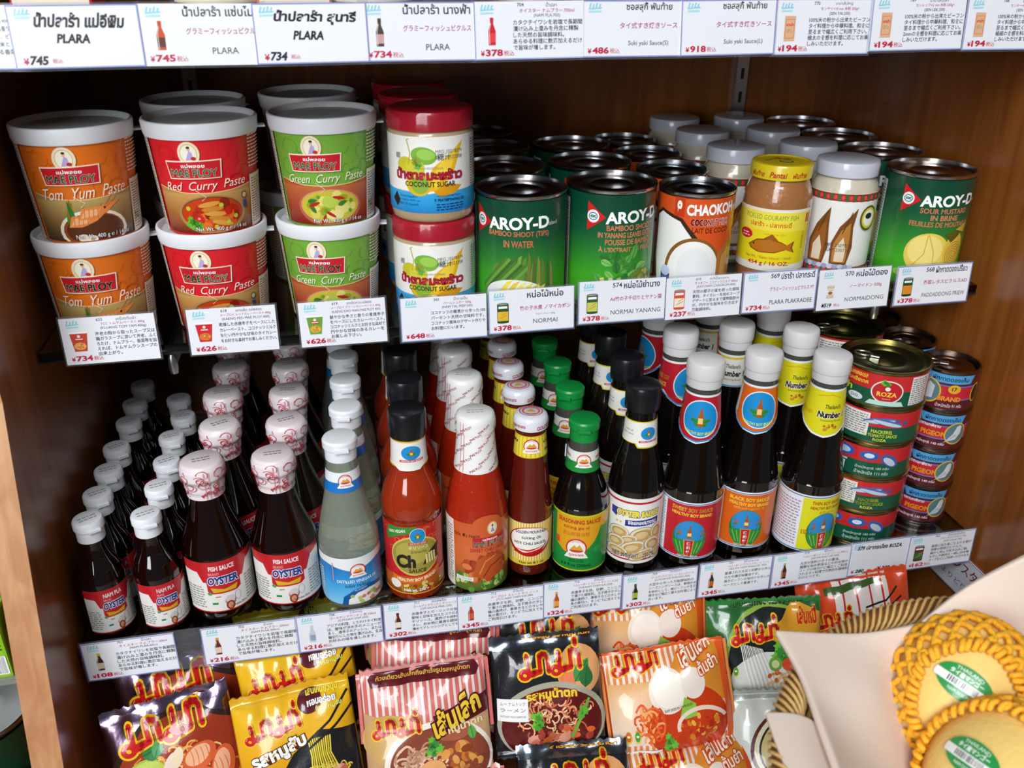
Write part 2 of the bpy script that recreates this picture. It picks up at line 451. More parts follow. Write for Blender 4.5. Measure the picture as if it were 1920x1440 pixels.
    nm = {'red': 'Red  Curry  Paste', 'green': 'Green  Curry  Paste', 'orange': 'Tom  Yum  Paste'}[kind]
    A.text(nm, -.1, 4.0, '#fbf3df', w=6.8, h=.85, sh=.35, bold=-.004, res=3, rot=2)
    A.line([(-1.0, 3.75), (-.2, 3.2), (-.6, 2.9)], .05, '#f0dcb8')
    A.text('Net Wt. 400 g ℮ / 14 oz', .8, .62, '#ffffff', w=4.6, h=.42, bold=.015, out='#30201a', ow=.03)
    # small print panels left and right
    A.rect(3.9, .3, 6.4, 4.4, '#e9dccb'); A.fine(4.1, .6, 6.2, 4.2, 18, '#6a5a50'); A.fine(3.9, 5, 6.0, 7.6, 10, '#f3e4d4')
    if kind != 'red': A.text('TCC', 4.6, 1.5, '#2c7a3c', w=.9, h=.5, bold=.04)
    else: A.ell(3.1, 3.0, .28, .28, '#20386c', n=14); A.ell(3.1, 3.0, .2, .2, '#d8c070', n=12); A.rect(2.95, 2.0, 3.3, 2.6, '#28407a')
    A.rect(-7.2, .3, -4.9, 7.8, '#e6d4c2'); A.fine(-7, .6, -5.1, 7.5, 30, '#7a6a60')
    A.mapv(.25, 5.15, .25, 5.7)
    A.p = [([(x, max(.32, min(y, 8.35))) for x, y in P], c, L) for P, c, L in A.p if not all(y > 8.34 for x, y in P) and not all(y < .33 for x, y in P)]
    return A
def tub_lid_art():
    A = Art(); A.L = 0
    A.ring(-1.2, .6, .8, .5, .08, '#e4e8ec', n=24); A.text('MAE PLOY', 1.0, -.5, '#e4e8ec', w=3.6, h=.9, bold=0, rot=8); A.text('แม่พลอย', 1.0, .5, '#e4e8ec', w=1.6, h=.35)
    return A
def sugar_art():
    A = Art(); A.rect(-11.9, 1.0, 11.9, 7.6, '#eeece6'); A.grad(-11.9, 1.0, 11.9, 2.9, ['#1c7fc4', '#2c9ad8', '#3aa8e0'])
    A.poly([(-4, 2.9), (4, 2.9), (4, 3.3), (0, 2.7), (-4, 3.3)], '#eeece6')
    A.poly([(2.9, 6.9), (3.3, 7.2), (2.3, 4.6), (1.0, 2.9), (-.6, 3.0), (.4, 5.0)], '#e8b820'); A.poly([(2.7, 6.7), (2.0, 4.8), (.6, 3.3), (.2, 4.0), (1.2, 5.6)], '#f4d040')
    A.poly([(.4, 2.9), (1.6, 3.6), (3.1, 3.3), (2.4, 2.7), (1.0, 2.4)], '#d89a18')
    A.ell(-2.2, 5.2, .8, .65, '#c8c030', rot=20); A.ell(-.4, 6.0, 1.15, .75, '#7ab040', rot=-8); A.ell(-.2, 6.1, .8, .45, '#9ac850', rot=-8); A.ell(-.9, 3.6, 1.2, 1.1, '#d8b428'); A.ell(-.8, 3.5, .8, .8, '#8cac38'); A.ell(-1.2, 4.9, .9, .8, '#d0c83c')
    A.line([(-1.8, 5.2), (-1.6, 6.2), (-1.9, 7.3), (-1.7, 7.4)], .1, '#b0a830'); A.herb(-1.1, 5.4, .7, '#8a9a30', 4)
    A.text('椰', -2.9, 5.9, '#3c4a2c', h=.55); A.text('糖汁', 1.4, 5.9, '#3c3c30', h=.6)
    A.text('MFG 10218374', 1.9, 6.35, '#555', w=2.5, h=.3); A.text('EXP 10123208', 1.9, 5.85, '#555', w=2.5, h=.3)
    A.text('ผลิตภัณฑ์จากธรรมชาติ PRODUCT OF THAILAND', 0, 4.95, '#8a8a70', w=2.6, h=.2)
    A.text('น้ำตาลมะพร้าว', 0, 4.4, '#b01c3c', w=6.3, h=.95, bold=.035, out='#6a1020', ow=.03, res=3)
    A.text('COCONUT SUGAR', .1, 3.55, '#20281c', w=4.6, h=.46, bold=.02)
    A.text('โรงงานผลิต', -2.0, 2.45, '#0c3a6c', w=1.8, h=.24); A.text('ได้มาตรฐาน GMP และ', -2, 2.1, '#0c3a6c', w=2.4, h=.22); A.text('HACCP นานาชาติ', -2, 1.75, '#0c3a6c', w=2.0, h=.22)
    A.text('PACKED & DISTRIBUTED BY', 1.8, 2.5, '#0c3a6c', w=2.2, h=.16); A.text('P. PRATEEPTHONG CO.', 1.9, 2.15, '#0a2c5c', w=2.9, h=.26, bold=.03); A.fine(.6, 1.25, 3.2, 1.95, 3, '#0c3a6c')
    A.conv([(-3.9, 2.0), (-3.3, 2.7), (-2.9, 2.0), (-3.3, 1.4)], '#1c1c1c')
    A.rect(4.2, 3.0, 6, 7.4, '#dcdad2'); A.fine(4.4, 3.1, 5.9, 7.2, 18, '#555')
    return A
def can_back(A, R):
    A.rect(-R*1.9, .6, -R*1.25, 10.4, '#e4e6e2'); A.fine(-R*1.85, 1.0, -R*1.3, 10, 30, '#3a4a40')
    A.barcode(R*2.1, 2, R*2.6, 5)
def aroy(title, R=4.3, kind='bamboo'):
    A = Art(); A.grad(-13.5, .45, 13.5, 11.25, ['#3a9c20', '#48ac24', '#3c9c28', '#2a7c30', '#175a34', '#0d4a30', '#0b4430'])
    can_back(A, R)
    X = 0 if kind == 'bamboo' else 1.9
    lx = -3.6 if kind == 'bamboo' else -1.9
    A.poly([(lx-.85, 10.6), (lx+.95, 9.15), (lx-.9, 7.8)], '#d81c24'); A.ell(lx-.3, 9.2, .6, .62, '#f2f4f0', n=24); A.ring(lx-.3, 9.2, .36, .3, .08, '#1c5a9c', n=18)
    A.text('∝', lx-.3, 9.2, '#2a8a5a', w=.55, h=.3, bold=.04)
    A.text('AROY-D', .05+X, 9.2, '#ffffff', w=5.9, h=1.15, bold=.035, res=4, rot=2); A.text('อร่อย-ดี', 3.5+X, 9.1, '#f4f4f0', w=1.0, h=.4)
    y = 8.15
    for t, w in title:
        A.text(t, .05+X*.85, y, '#e2653a', w=w, h=.62 if len(title) < 3 else .5, out='#f2c4a4', ow=.016, res=3); y -= .88 if len(title) < 3 else .68
    q0 = len(A.p)
    if kind == 'bamboo':
        for k in range(9):
            x = -3.2+k*.45; A.poly([(x-.5+k*.12, .9), (x+.1+k*.13, .9), (x+1.2-k*.02+.25, 4.6-abs(k-5)*.14), (x+1.0, 4.4-abs(k-5)*.14)], ['#5c8a34', '#466f28', '#7aa044'][k % 3])
            A.line([(x-.2+k*.12, 1), (x+1.0, 4.3-abs(k-5)*.14)], .05, '#8a7a3c')
        for k in range(8):
            x = -3.0+k*.28; A.line([(x-.6, 1.4-k*.05+.2), (x+2.0, 4.4-k*.12)], .28, ['#4a7a2c', '#6a9a3c', '#3c6824'][k % 3])
        for k in range(6):
            x = .9+k*.5; A.poly([(x-.15, .8), (x+.35, .8), (x+.3-k*.05, 4.4-.2*k), (x+.1-k*.06, 4.9-.2*k)], ['#6b7c34', '#4a6a2a', '#8a8a44'][k % 3])
        A.ell(-.3, 1.1, 2.9, 1.4, '#e8ece4', n=30)
        for k in range(6): A.poly([(-2.6+k*.75, .5), (-1.9+k*.75, .5), (-.4+k*.62, 2.5-k*.1), (-1.0+k*.62, 2.3-k*.1)], ['#f4d858', '#ecc840', '#f8e078'][k % 3])
    elif kind == 'yanang':
        rd = random.Random(8)
        for k in range(26): A.leaf(rd.uniform(-1.6, 3.2), rd.uniform(1.4, 3.6), rd.uniform(.9, 1.6), rd.uniform(.25, .5), rd.uniform(0, 360), ['#3c8a34', '#2c7430', '#5ca848', '#7cc060'][k % 4])
        A.ell(3.0, 1.5, 1.7, 1.15, '#6c8a34', n=26); A.blobs(3.0, 1.5, 1.4, .9, 24, ['#c8b850', '#a8a03c', '#d8cc78'], .3, 2)
        for k in range(3): A.line([(-.6+k*.8, .5), (-1.1+k*.8, 2.0)], .38, ['#e8dc6c', '#f0e888', '#d8cc50'][k])
    else:
        A.ell(.6, 2.4, 2.2, 1.9, '#e6cc5c', n=32); A.ell(.4, 2.7, 1.7, 1.4, '#f2dc80', n=28); A.line([(-.6, 1.2), (.3, 2.4), (.4, 4.1)], .08, '#c8a838'); A.line([(1.4, 1), (1.2, 2.6), (.5, 4.1)], .08, '#c8a838')
        A.ell(3.5, 2.6, 1.3, 1.7, '#e0bc44', n=28)
        for k in range(5): A.ring(3.6, 2.3, 1.05-k*.2, 1.1-k*.22, .06, '#a07c1c', n=20)
        A.poly([(2.0, 4.2), (3.2, 4.5), (4.6, 5.0), (3.8, 4.0), (2.9, 3.4)], '#5a5a1c'); A.poly([(3.2, 4.6), (4.8, 5.2), (4.6, 4.2)], '#c8a83c')
        A.ell(.2, .5, 2.6, .6, '#8cc850', n=20)
    t_ = Art(); t_.p = A.p[q0:]; t_.mapv(.5, 5, 1.6, 6.7); A.p = A.p[:q0]+t_.p
    return A
def chaokoh_art():
    A = Art(); R = 3.7; A.rect(-11.6, .4, 11.6, 9.85, '#d9541f'); A.rect(-11.6, .4, 11.6, 9.85, '#d9541f'); A.grad(-11.6, .4, 11.6, 5, ['#5a2c10', '#8a4c1c', '#b8602a'])
    A.poly([(-3.6, .4), (-4.5, 4), (-4.4, 8), (-3.5, 8.6), (-1, 8), (.6, 6.3), (-1.8, .4)], '#3c2412'); A.poly([(-3.4, .4), (-4.3, 4), (-4.2, 7.8), (-3.4, 8.3), (-1.2, 7.7), (.2, 6.1), (-2.2, 4.2), (-2.8, .4)], '#f2f1ec')
    A.ell(.35, 3.0, 2.95, 3.3, '#8a5a24', n=40); A.ell(.4, 2.95, 2.65, 3.05, '#f4f3ef', n=40); A.ell(.5, 3.3, 1.7, 2.1, '#e9ebea', n=30)
    A.poly([(2.9, .5), (2.8, 4.8), (4.4, 6.0), (5.6, 5), (5.5, .5)], '#b87430'); A.poly([(3.2, 1), (3.4, 4.4), (4.3, 5.2), (4.3, 1)], '#d89a50')
    A.rect(-1.9, 8.15, -.85, 9.9, '#c23a14'); A.text('♀', -1.38, 9.0, '#f6efe2', w=.5, h=1.2, bold=.1)
    A.text('CHAOKOH', 1.85, 8.9, '#ffffff', w=5.0, h=1.0, bold=.04, res=3, rot=2); A.text('COCONUT MILK', 1.8, 7.75, '#c4242c', w=3.9, h=.55, bold=.03, out='#f8f0e4', ow=.05)
    A.text('LAIT DE COCO', 1.9, 7.0, '#401c10', w=3.8, h=.48, bold=.01)
    A.rect(-3.0, 1.0, -1.9, 2.7, '#24468c'); A.ell(-2.45, 2.9, .55, .5, '#c8d4ec', n=16); A.fine(-2.9, 1.2, -2.0, 2.2, 3, '#dfe6f4')
    A.text('Net Cont. 400 ml', .5, 1.55, '#2c3434', w=3.9, h=.55)
    A.rect(-8, 1, -5.4, 9.5, '#efe6da'); A.fine(-7.8, 1.2, -5.5, 9.2, 26, '#7a3a20')
    return A.mapv(.4, 10.6, .4, 11.3)
def gourami_art():
    A = Art(); A.rect(-4.6, 2.0, 5.0, 8.4, '#e9e6d8'); A.rect(-4.5, 2.75, 4.5, 8.1, '#e8d820'); A.poly([(-4.5, 6.2), (4.5, 6.2), (3.6, 6.45), (3.8, 8.1), (-3.8, 8.1), (-3.6, 6.45)], '#efe04a')
    A.text('PICKLED GOURAMY FISH', -.1, 7.55, '#4a9a2c', w=5.6, h=.5, bold=.01); A.text('ปลาร้า - ปลากระดี่', -.1, 6.85, '#d87018', w=4.2, h=.55, bold=.02, out='#b03010', ow=.008)
    A.text('MẮM CÁ SẶC', .5, 5.85, '#c88818', w=2.2, h=.34); A.ell(-2.7, 5.6, .85, .52, '#c8242c', n=22); A.fine(-3.2, 5.35, -2.2, 5.9, 2, '#f4d0c8')
    F = [(-2.2, 4.6), (-1.3, 5.25), (0, 5.45), (1.2, 5.1), (1.8, 4.75), (2.6, 5.2), (2.4, 4.5), (2.7, 3.95), (1.7, 4.3), (.6, 3.95), (-1.0, 3.9), (-1.9, 4.2)]
    A.poly(F, '#8a4a14'); A.poly([(x*.92, (y-4.6)*.85+4.6) for x, y in F], '#b8701c'); A.poly([(-.6, 5.4), (.2, 5.9), (.9, 5.2)], '#9a5818'); A.ell(-1.6, 4.75, .1, .1, '#221', n=8)
    A.text('香鱼公魚醬', 3.6, 5.2, '#c87818', w=.35, h=1.9); A.rect(3.7, 7.0, 4.3, 7.9, '#c8503c')
    A.text('Net Wt. / Netto Inhoud : / Inhalt :', .1, 3.42, '#b02c2c', w=4.9, h=.32); A.text('454 g / 16 OZ.', .1, 2.72+.05, '#c02030', w=4.2, h=.55, bold=.02)
    return A
def gourami_lid_art():
    A = Art(); A.text('Pantai', 0, 1.0, '#c0341c', w=1.6, h=.7, sh=.2, bold=.02); A.ell(.4, -.2, .7, .45, '#3c3a20', n=20); A.ell(.4, -.2, .55, .33, '#b8b870', n=18); A.ring(0, 0, 2.5, 2.5, .08, '#c8901c'); A.text('พันท้าย', -1.2, .2, '#c0341c', w=1.6, h=.5, rot=60)
    return A
def shoot_jar_art():
    A = Art(); A.rect(-11, .5, 11, 8.3, '#edebe6')
    for y in (7.55, .55):
        A.rect(-11, y, 11, y+.7, '#b01c24')
        for k in range(-14, 15): A.rect(k*.75-.15, y, k*.75+.15, y+.7, '#3c6a34'); A.ell(k*.75+.375, y+.35, .2, .24, '#e0484c', n=8)
    for x, s in ((-1.3, 0), (1.0, 1)):
        A.poly([(x-1.0, 1.6), (x-1.1, 3.6), (x-.5, 5.2), (x+.7+s*.3, 7.0), (x+.75, 5.2), (x+.95, 3.2), (x+.6, 1.5)], '#7a4a1c')
        A.poly([(x-.8, 1.7), (x-.9, 3.4), (x-.3, 4.8), (x+.5, 5.6), (x+.6, 4.0), (x+.5, 1.7)], '#b87c38' if s else '#9a5c24'); A.poly([(x-.6, 1.8), (x-.6, 3.2), (x, 4.2), (x+.35, 3.0), (x+.3, 1.8)], '#e4d4b8')
        A.line([(x-.2, 4.5), (x+.5, 6.6)], .08, '#5a3010')
    for k in range(10): A.ell(-2.4+k*.5, 1.3, .3, .25, ['#a8a8cc', '#d4d4e8'][k % 2], n=9)
    A.text('MFG 210701 1', .6, 3.4, '#333', w=2.4, h=.32); A.text('EXP 230731', .6, 2.95, '#333', w=2.1, h=.32)
    A.ell(3.3, 6.0, 1.0, 1.2, '#4a5a20', n=24); A.ell(3.3, 6.0, .82, 1.0, '#e0c838', n=24); A.ell(3.3, 6.0, .62, .78, '#f2f0ea', n=20); A.ell(3.25, 6.2, .4, .3, '#222', n=14)
    return A
def oyster_fish(w, z0, z1, name):
    A = Art(); A.rect(-w*1.25, z0, w*1.25, z1, '#e9e6e0'); A.rect(-w*1.25, z0, w*1.25, z0+.13, '#b81c1c'); H = z1-z0; y = z0+H*.5
    A.rect(-w*1.25, y+H*.1, w*1.25, z1, '#c21f27'); A.poly([(-w*.5, y+H*.12), (-w*.5, y-H*.08), (-w*.36, y-H*.13), (w*.36, y-H*.13), (w*.5, y-H*.08), (w*.5, y+H*.12)], '#c21f27')
    A.poly([(-w*1.25, y+H*.1), (-w*.6, y+H*.1), (-w*.75, y+H*.3), (-w*1.25, y+H*.32)], '#e9e6e0'); A.poly([(w*1.25, y+H*.1), (w*.6, y+H*.1), (w*.8, y+H*.34), (w*1.25, y+H*.4)], '#e9e6e0')
    A.text(name, 0, z1-H*.13, '#f8ecec', w=w*.75, h=H*.09, bold=.03); A.text('BRAND', -w*.25, z1-H*.235, '#e9b0c0', w=w*.3, h=H*.05)
    A.text('OYSTER', 0, y+H*.13, '#243a86', w=w*.92, h=H*.155, bold=.05, sh=.1, out='#f6f4fa', ow=.06, res=3)
    A.poly([(-w*.34, y-H*.1), (w*.34, y-H*.1), (w*.4, y-H*.0), (0, y-H*.05), (-w*.4, y-H*.0)], '#d8ac20')
    A.ell(.12*w, y-H*.3, w*.16, H*.1, '#a87c6c'); A.ell(.12*w, y-H*.27, w*.14, H*.08, '#d8ccc8'); A.ell(.1*w, y-H*.39, w*.13, H*.09, '#8a3c20'); A.ell(.1*w, y-H*.39, w*.08, H*.06, '#d8906c')
    A.ell(-w*.45, y-H*.12, w*.07, H*.03, '#4aa05a', rot=-20); A.rect(-w*.42, y-H*.34, -w*.25, y-H*.3, '#2c8a44'); A.rect(-w*.3, y-H*.2, -w*.15, y-H*.18, '#a87c3c')
    A.ring(w*.36, y-H*.24, w*.09, H*.09, .03, '#8a8a90', n=14); A.text('Net Volume 200 ml' if H > 4.5 else 'Net Volume 60 ml', w*.36, z0+H*.09, '#2a2a30', w=w*.5, h=H*.045, rot=3)
    A.fine(-w*1.2, z0+H*.1, -w*.62, z0+H*.55, 9, '#8a8a88'); A.fine(w*.65, z0+H*.1, w*1.15, z0+H*.6, 9, '#8a8a88')
    return A
def seal_fish(R):
    A = Art(); A.rect(-R*pi, 12.9, R*pi, 16.0, '#e9dfe0'); rd = random.Random(2)
    for i in range(80):
        x, y = rd.uniform(-5.6, 5.6), rd.uniform(13.2, 15.8); q = rd.uniform(.15, .5)
        A.ring(x, y, q, q*.8, .06, '#c83c50', n=9, a0=rd.random()*360, a1=rd.random()*360+230)
    for i in range(5): A.text('PFS', -4.5+i*2.2, 13.6+(i % 2)*1.3, '#c4202c', w=.9, h=.36, rot=30, bold=.03)
    for dx in (0, .35): A.line([(-.1+dx, 12.95), (-.1+dx, 15.9)], .05, '#d88a94')
    return A
def cap_code(z, c='#8a8a8e'):
    A = Art()
    for k in (0, 1): A.fine(-.8, .05-k*.42, .8, .35-k*.42, 1, c, seed=9+k)
    return A
def mtn_emblem(A, x, y, s, ribbon='#f2efe6'):
    A.ell(x, y, s, s, '#c8303a', n=24); A.ell(x, y, s*.86, s*.86, '#f3ece2', n=24); A.poly([(x-s*.7, y-s*.25), (x-.2*s, y+s*.35), (x+.05*s, y+s*.15), (x+.3*s, y+s*.4), (x+s*.72, y-s*.25)], '#dca23c')
    A.ell(x, y-s*.25, s*.62, s*.12, '#c8303a', n=14)
    A.poly([(x-s*1.15, y-s*.95), (x-s*.8, y-s*.42), (x+s*.8, y-s*.42), (x+s*1.15, y-s*.95)], ribbon); A.text('ภูเขาทอง', x, y-s*.68, '#b82830', w=s*1.4, h=s*.3, bold=.02)
    A.text('GOLDEN MOUNTAIN', x, y+s*.72, '#b82830', w=s*1.3, h=s*.16, arc=-.3/s)
def vinegar_art():
    A = Art(); w = 2.85; A.grad(-w*2.2, 1.5, w*2.2, 6.8, ['#8cc8e8', '#5ab4e4', '#2c94d4', '#1c7cc0', '#1c74b8']); A.poly([(-6.3, 6.8), (-6.3, 5.9), (-2.6, 6.0), (0, 5.3), (2.6, 6.0), (6.3, 5.9), (6.3, 6.8)], '#e6ebea')
    A.poly([(-1.3, 1.5), (-1.1, 2.4), (0, 3.2), (1.4, 3.5), (3, 3.2), (3, 1.5)], '#1c5a9c'); A.poly([(-.7, 1.5), (-.6, 2.1), (.3, 2.8), (1.5, 3.0), (3, 2.8), (3, 1.5)], '#efece2')
    rd = random.Random(3)
    for k in range(16): A.ell(rd.uniform(-.3, 2.8), rd.uniform(1.65, 2.6), .22, .2, ['#a8b83c', '#c8382c', '#d8602c', '#8aa83c'][k % 4], n=10); A.ring(A.p[-1][0][0][0]-.22, A.p[-1][0][0][1], .12, .1, .03, '#f0ead0', n=8)
    mtn_emblem(A, .45, 5.35, .75)
    A.text('DISTILLED VINEGAR 5%', .35, 4.2, '#eef6fa', w=3.9, h=.34, bold=.02); A.text('DẤM TRẮNG', .35, 3.72, '#14406c', w=2.4, h=.42); A.text('5% ACIDITY', .6, 3.2, '#eef', w=1.2, h=.18, rot=8)
    A.rect(-2.0, 4.2, -1.9, 6.2, '#d890a0'); A.fine(-6, 2, -3.2, 5.4, 12, '#e4f0f4')
    return A
def neck_two(z0, z1, cb, ct, R, emb=True, txt=None, tc='#fff', stripes=None):
    A = Art(); h = z1-z0; W = R*pi
    if stripes: 
        A.rect(-W, z0, W, z1, stripes[0])
        for k in range(-12, 13): A.rect(k*.42, z0, k*.42+.1, z1, stripes[1])
        A.frame(-W, z0, W, z1, .08, '#d8b820')
    else:
        A.rect(-W, z0, W, z1, ct); A.rect(-W, z0, W, z0+h*.5, cb)
    if emb: mtn_emblem(A, .1, (z0+z1)/2+.12, h*.34)
    if txt: A.text(txt[0], 2.1, z0+h*.66, tc, w=1.4, h=.3, bold=.03); A.text(txt[1], 2.1, z0+h*.3, tc, w=1.2, h=.3, bold=.03); A.text(txt[0], -2.1, z0+h*.7, tc, w=1.4, h=.28, bold=.03)
    return A
def boy_disc(A, x, y, rx, ry, seal='#1c8ccc', txtc='#d8e048'):
    """round blue crest of the soy brand, its figure left out; bottle and leaves kept"""
    A.ell(x, y, rx, ry, '#e8ecec', n=28); A.ell(x, y, rx*.94, ry*.94, seal, n=28)
    A.leaf(x-rx*.3, y-ry*.35, rx*.9, ry*.2, 20, '#2c8a3c'); A.leaf(x+rx*.3, y-ry*.35, rx*.9, ry*.2, 160, '#2c8a3c')
    A.poly([(x-rx*.12, y-ry*.4), (x-rx*.16, y+ry*.1), (x-rx*.05, y+ry*.35), (x-rx*.05, y+ry*.55), (x+rx*.08, y+ry*.55), (x+rx*.08, y+ry*.35), (x+rx*.18, y+ry*.1), (x+rx*.14, y-ry*.4)], '#a85a1c')
    A.rect(x-rx*.12, y-ry*.25, x+rx*.12, y+ry*.05, '#e8c87c')
def chili_art():
    A = Art(); A.rect(-6.8, 1.8, 6.8, 7.8, '#c42024'); rd = random.Random(3)
    for i in range(40): A.ring(rd.uniform(-3.2, 3.2), rd.uniform(5.2, 7.6), .25, .18, .035, '#d8943c', n=9, a0=0, a1=230)
    A.grad(-6.8, 1.8, 6.8, 3.4, ['#7a3a18', '#b8641c', '#c84820']); A.ell(.1, 5.2, 2.5, 1.75, '#d8b85c', n=34); A.ell(.1, 5.2, 2.35, 1.6, '#9c9038', n=34); A.ell(-.2, 5.5, 1.7, 1.0, '#b0a448', n=26)
    A.poly([(-3.0, 6.9), (-2.6, 7.7), (.3, 7.8), (.2, 7.35), (-1.4, 7.0), (-2.8, 6.4)], '#3c8a34'); A.text('100% VEGAN', -1.7, 7.3, '#f0f4e0', w=1.8, h=.26, rot=9, bold=.02)
    boy_disc(A, .35, 6.95, .78, .68); A.rect(-.55, 6.2, 1.25, 6.42, '#c42024'); A.text('HEALTHY BOY BRAND', .35, 6.31, '#f8e8e0', w=1.6, h=.15)
    A.text('チリソース', .4, 5.95, '#f6f2e0', w=1.9, h=.28); A.text('Sriracha', .4, 5.6, '#54501c', w=1.5, h=.26, sh=.2)
    A.poly([(.75, 4.35), (2.45, 4.65), (2.5, 6.0), (1.2, 5.3)], '#201a14'); A.text('Ch', -.9, 4.75, '#1c1814', w=1.9, h=1.2, bold=.05, res=3); A.text('illi', 1.55, 4.9, '#e0d488', w=1.1, h=.9, bold=.04, rot=4); A.text('SAUCE', .2, 3.9, '#2a2410', w=1.7, h=.34, sh=.1, bold=.02)
    A.poly([(-2.4, 3.5), (-1.2, 3.2), (.4, 3.25), (2.5, 3.9), (2.5, 3.35), (.4, 2.8), (-1.2, 2.75), (-2.4, 3.0)], '#d8701c'); A.text('HEALTHY BOY BRAND', .1, 3.1, '#fdf0d8', w=3.9, h=.3, rot=4, arc=.04, bold=.02)
    A.blobs(.5, 2.4, 2.4, .5, 40, ['#d8a03c', '#c8602c', '#e8c878', '#7a8a30', '#a83018'], .25, 8); A.ell(-2.1, 2.6, .6, .4, '#efe8da')
    A.text('Net wt. 290 g', 0, 2.12, '#fbf6e8', w=2.4, h=.36, bold=.03, out='#5a2a10', ow=.03); A.rect(-6.8, 1.8, 6.8, 1.9, '#e8a83c')
    return A
def chili_neck():
    A = Art(); A.rect(-5.2, 12.8, 5.2, 16.2, '#d8b01c'); A.rect(-5.2, 13.0, 5.2, 16.0, '#ece9e2'); A.poly([(-1.6, 13.1), (1.6, 13.1), (.9, 12.5), (-.9, 12.5)], '#ece9e2')
    boy_disc(A, .2, 14.7, 1.0, .95); A.rect(-.9, 13.55, 1.35, 13.85, '#c42430'); A.text('HEALTHY BOY BRAND', .22, 13.7, '#f8f0f0', w=2.0, h=.17, bold=.02)
    return A
def sweetchili_art():
    A = Art(); w = 3.0; A.grad(-7, 1.5, 7, 8.1, ['#4a7a2c', '#8a5a2c', '#cc6a34', '#d46a38', '#d06030', '#cc5a2c']); A.rect(-7, 1.5, -2.7, 8.1, '#e8e2da'); A.fine(-6.5, 2, -2.9, 7.6, 22, '#6a6a60')
    A.ell(.9, 8.0, 1.5, .8, '#cf5e2e'); 
    A.blobs(0, 2.4, 2.7, .9, 60, ['#6aa03c', '#3c7a2c', '#8cc050', '#c8d890', '#4c8a34'], .35, 4); A.blobs(.5, 3.6, 2.2, 1.1, 40, ['#b8481c', '#c8602c', '#a83a18', '#d87c44', '#8a2c14'], .6, 6)
    A.poly([(-.6, 3.0), (-.2, 4.6), (1.2, 5.3), (2.5, 4.8), (2.8, 3.2), (1, 2.5)], '#bc5424'); A.line([(0, 3.2), (.6, 4.4), (1.8, 4.9)], .12, '#dc8a50'); A.line([(.4, 2.9), (1.2, 3.9), (2.4, 4.3)], .12, '#8a2c10')
    A.text('Sốt Ớt Ngọt', -1.2, 6.95, '#3c2a1c', w=2.6, h=.5); A.ell(1.35, 7.55, .55, .62, '#e8b87c', n=22); A.ell(1.35, 7.55, .42, .5, '#f0e4c8', n=20); A.poly([(1.15, 7.2), (1.35, 7.7), (1.6, 7.2)], '#9a8cc8'); A.ell(1.35, 7.8, .1, .12, '#5a3a2c', n=8)
    A.rect(-.6, 5.85, 2.9, 6.75, '#c01c28'); A.text('แม่พลอย', 1.1, 6.58, '#fff', w=1.5, h=.25, bold=.02); A.text('MAE PLOY', 1.1, 6.15, '#37884e', w=3.1, h=.44, bold=.02, out='#f6f0e2', ow=.022)
    A.text('SWEET CHILI SAUCE', 1.0, 5.55, '#a81c14', w=3.7, h=.34, bold=.01); A.text('น้ำจิ้มไก่', 1.4, 5.05, '#b02418', w=1.4, h=.45)
    A.rect(-2.4, 2.5, -.6, 2.85, '#e8efe8'); A.text('GLUTEN FREE', -1.5, 2.67, '#3c7a50', w=1.5, h=.18)
    return A
def shrink_ploy():
    A = Art(); A.rect(-5.9, 12.2, 5.9, 18.6, '#eeedea')
    for i in range(7):
        for j in range(6):
            x = -5.2+i*1.7+(j % 2)*.8; y = 12.8+j*1.0; A.text('MAE PLOY', x, y, '#b8283c', w=1.35, h=.26, rot=38, bold=.02)
    for k in range(2): A.line([(-1.6+k*.35, 12.3), (-1.6+k*.35, 18.5)], .05, '#d87c88')
    return A
def hotchili_art():
    A = Art(); A.rect(-5.2, 1.6, 5.2, 6.9, '#efe4a4')
    for k in range(-18, 19): A.rect(k*.28-.06, 1.6, k*.28+.06, 6.9, '#d8b428')
    A.rect(-5.2, 1.6, 5.2, 2.2, '#dfc440'); A.ell(.1, 4.6, 2.3, 1.85, '#b01820', n=30); A.ell(.15, 4.75, 2.15, 1.6, '#f2efe8', n=30)
    A.text('GOLDEN MOUNTAIN', .2, 5.85, '#1c1c24', w=3.2, h=.34, arc=-.05, bold=.03); A.text('tương ớt', .25, 5.1, '#24242c', w=2.0, h=.5, bold=.02); A.text('HOT CHILI SAUCE', .1, 4.4, '#1c1c24', w=3.3, h=.33, bold=.03)
    A.line([(-1.6, 3.2), (-.2, 3.1), (1.2, 3.5), (1.9, 4.0)], .42, '#c01c20', taper=.8); A.line([(-1.4, 3.6), (0, 3.5), (1.4, 3.9)], .25, '#d83428', taper=.8); A.line([(1.6, 3.8), (1.9, 4.3)], .12, '#3c8a34')
    A.text('Net wt 8.1 oz', .3, 1.95, '#1c1c1c', w=2.6, h=.3, bold=.02)
    return A
def metal_cap_art():
    A = Art(); A.ring(0, .2, 1.05, .95, .09, '#b83040', n=26); A.ring(0, .2, .7, .62, .2, '#cf6a70', n=22); A.poly([(-.5, 0), (0, .6), (.5, 0)], '#dca23c'); A.text('ภูเขาทอง', 0, -.35, '#b83040', w=1.0, h=.26); A.text('GOLDEN MOUNTAIN', 0, .98, '#b83040', w=1.3, h=.16)
    return A
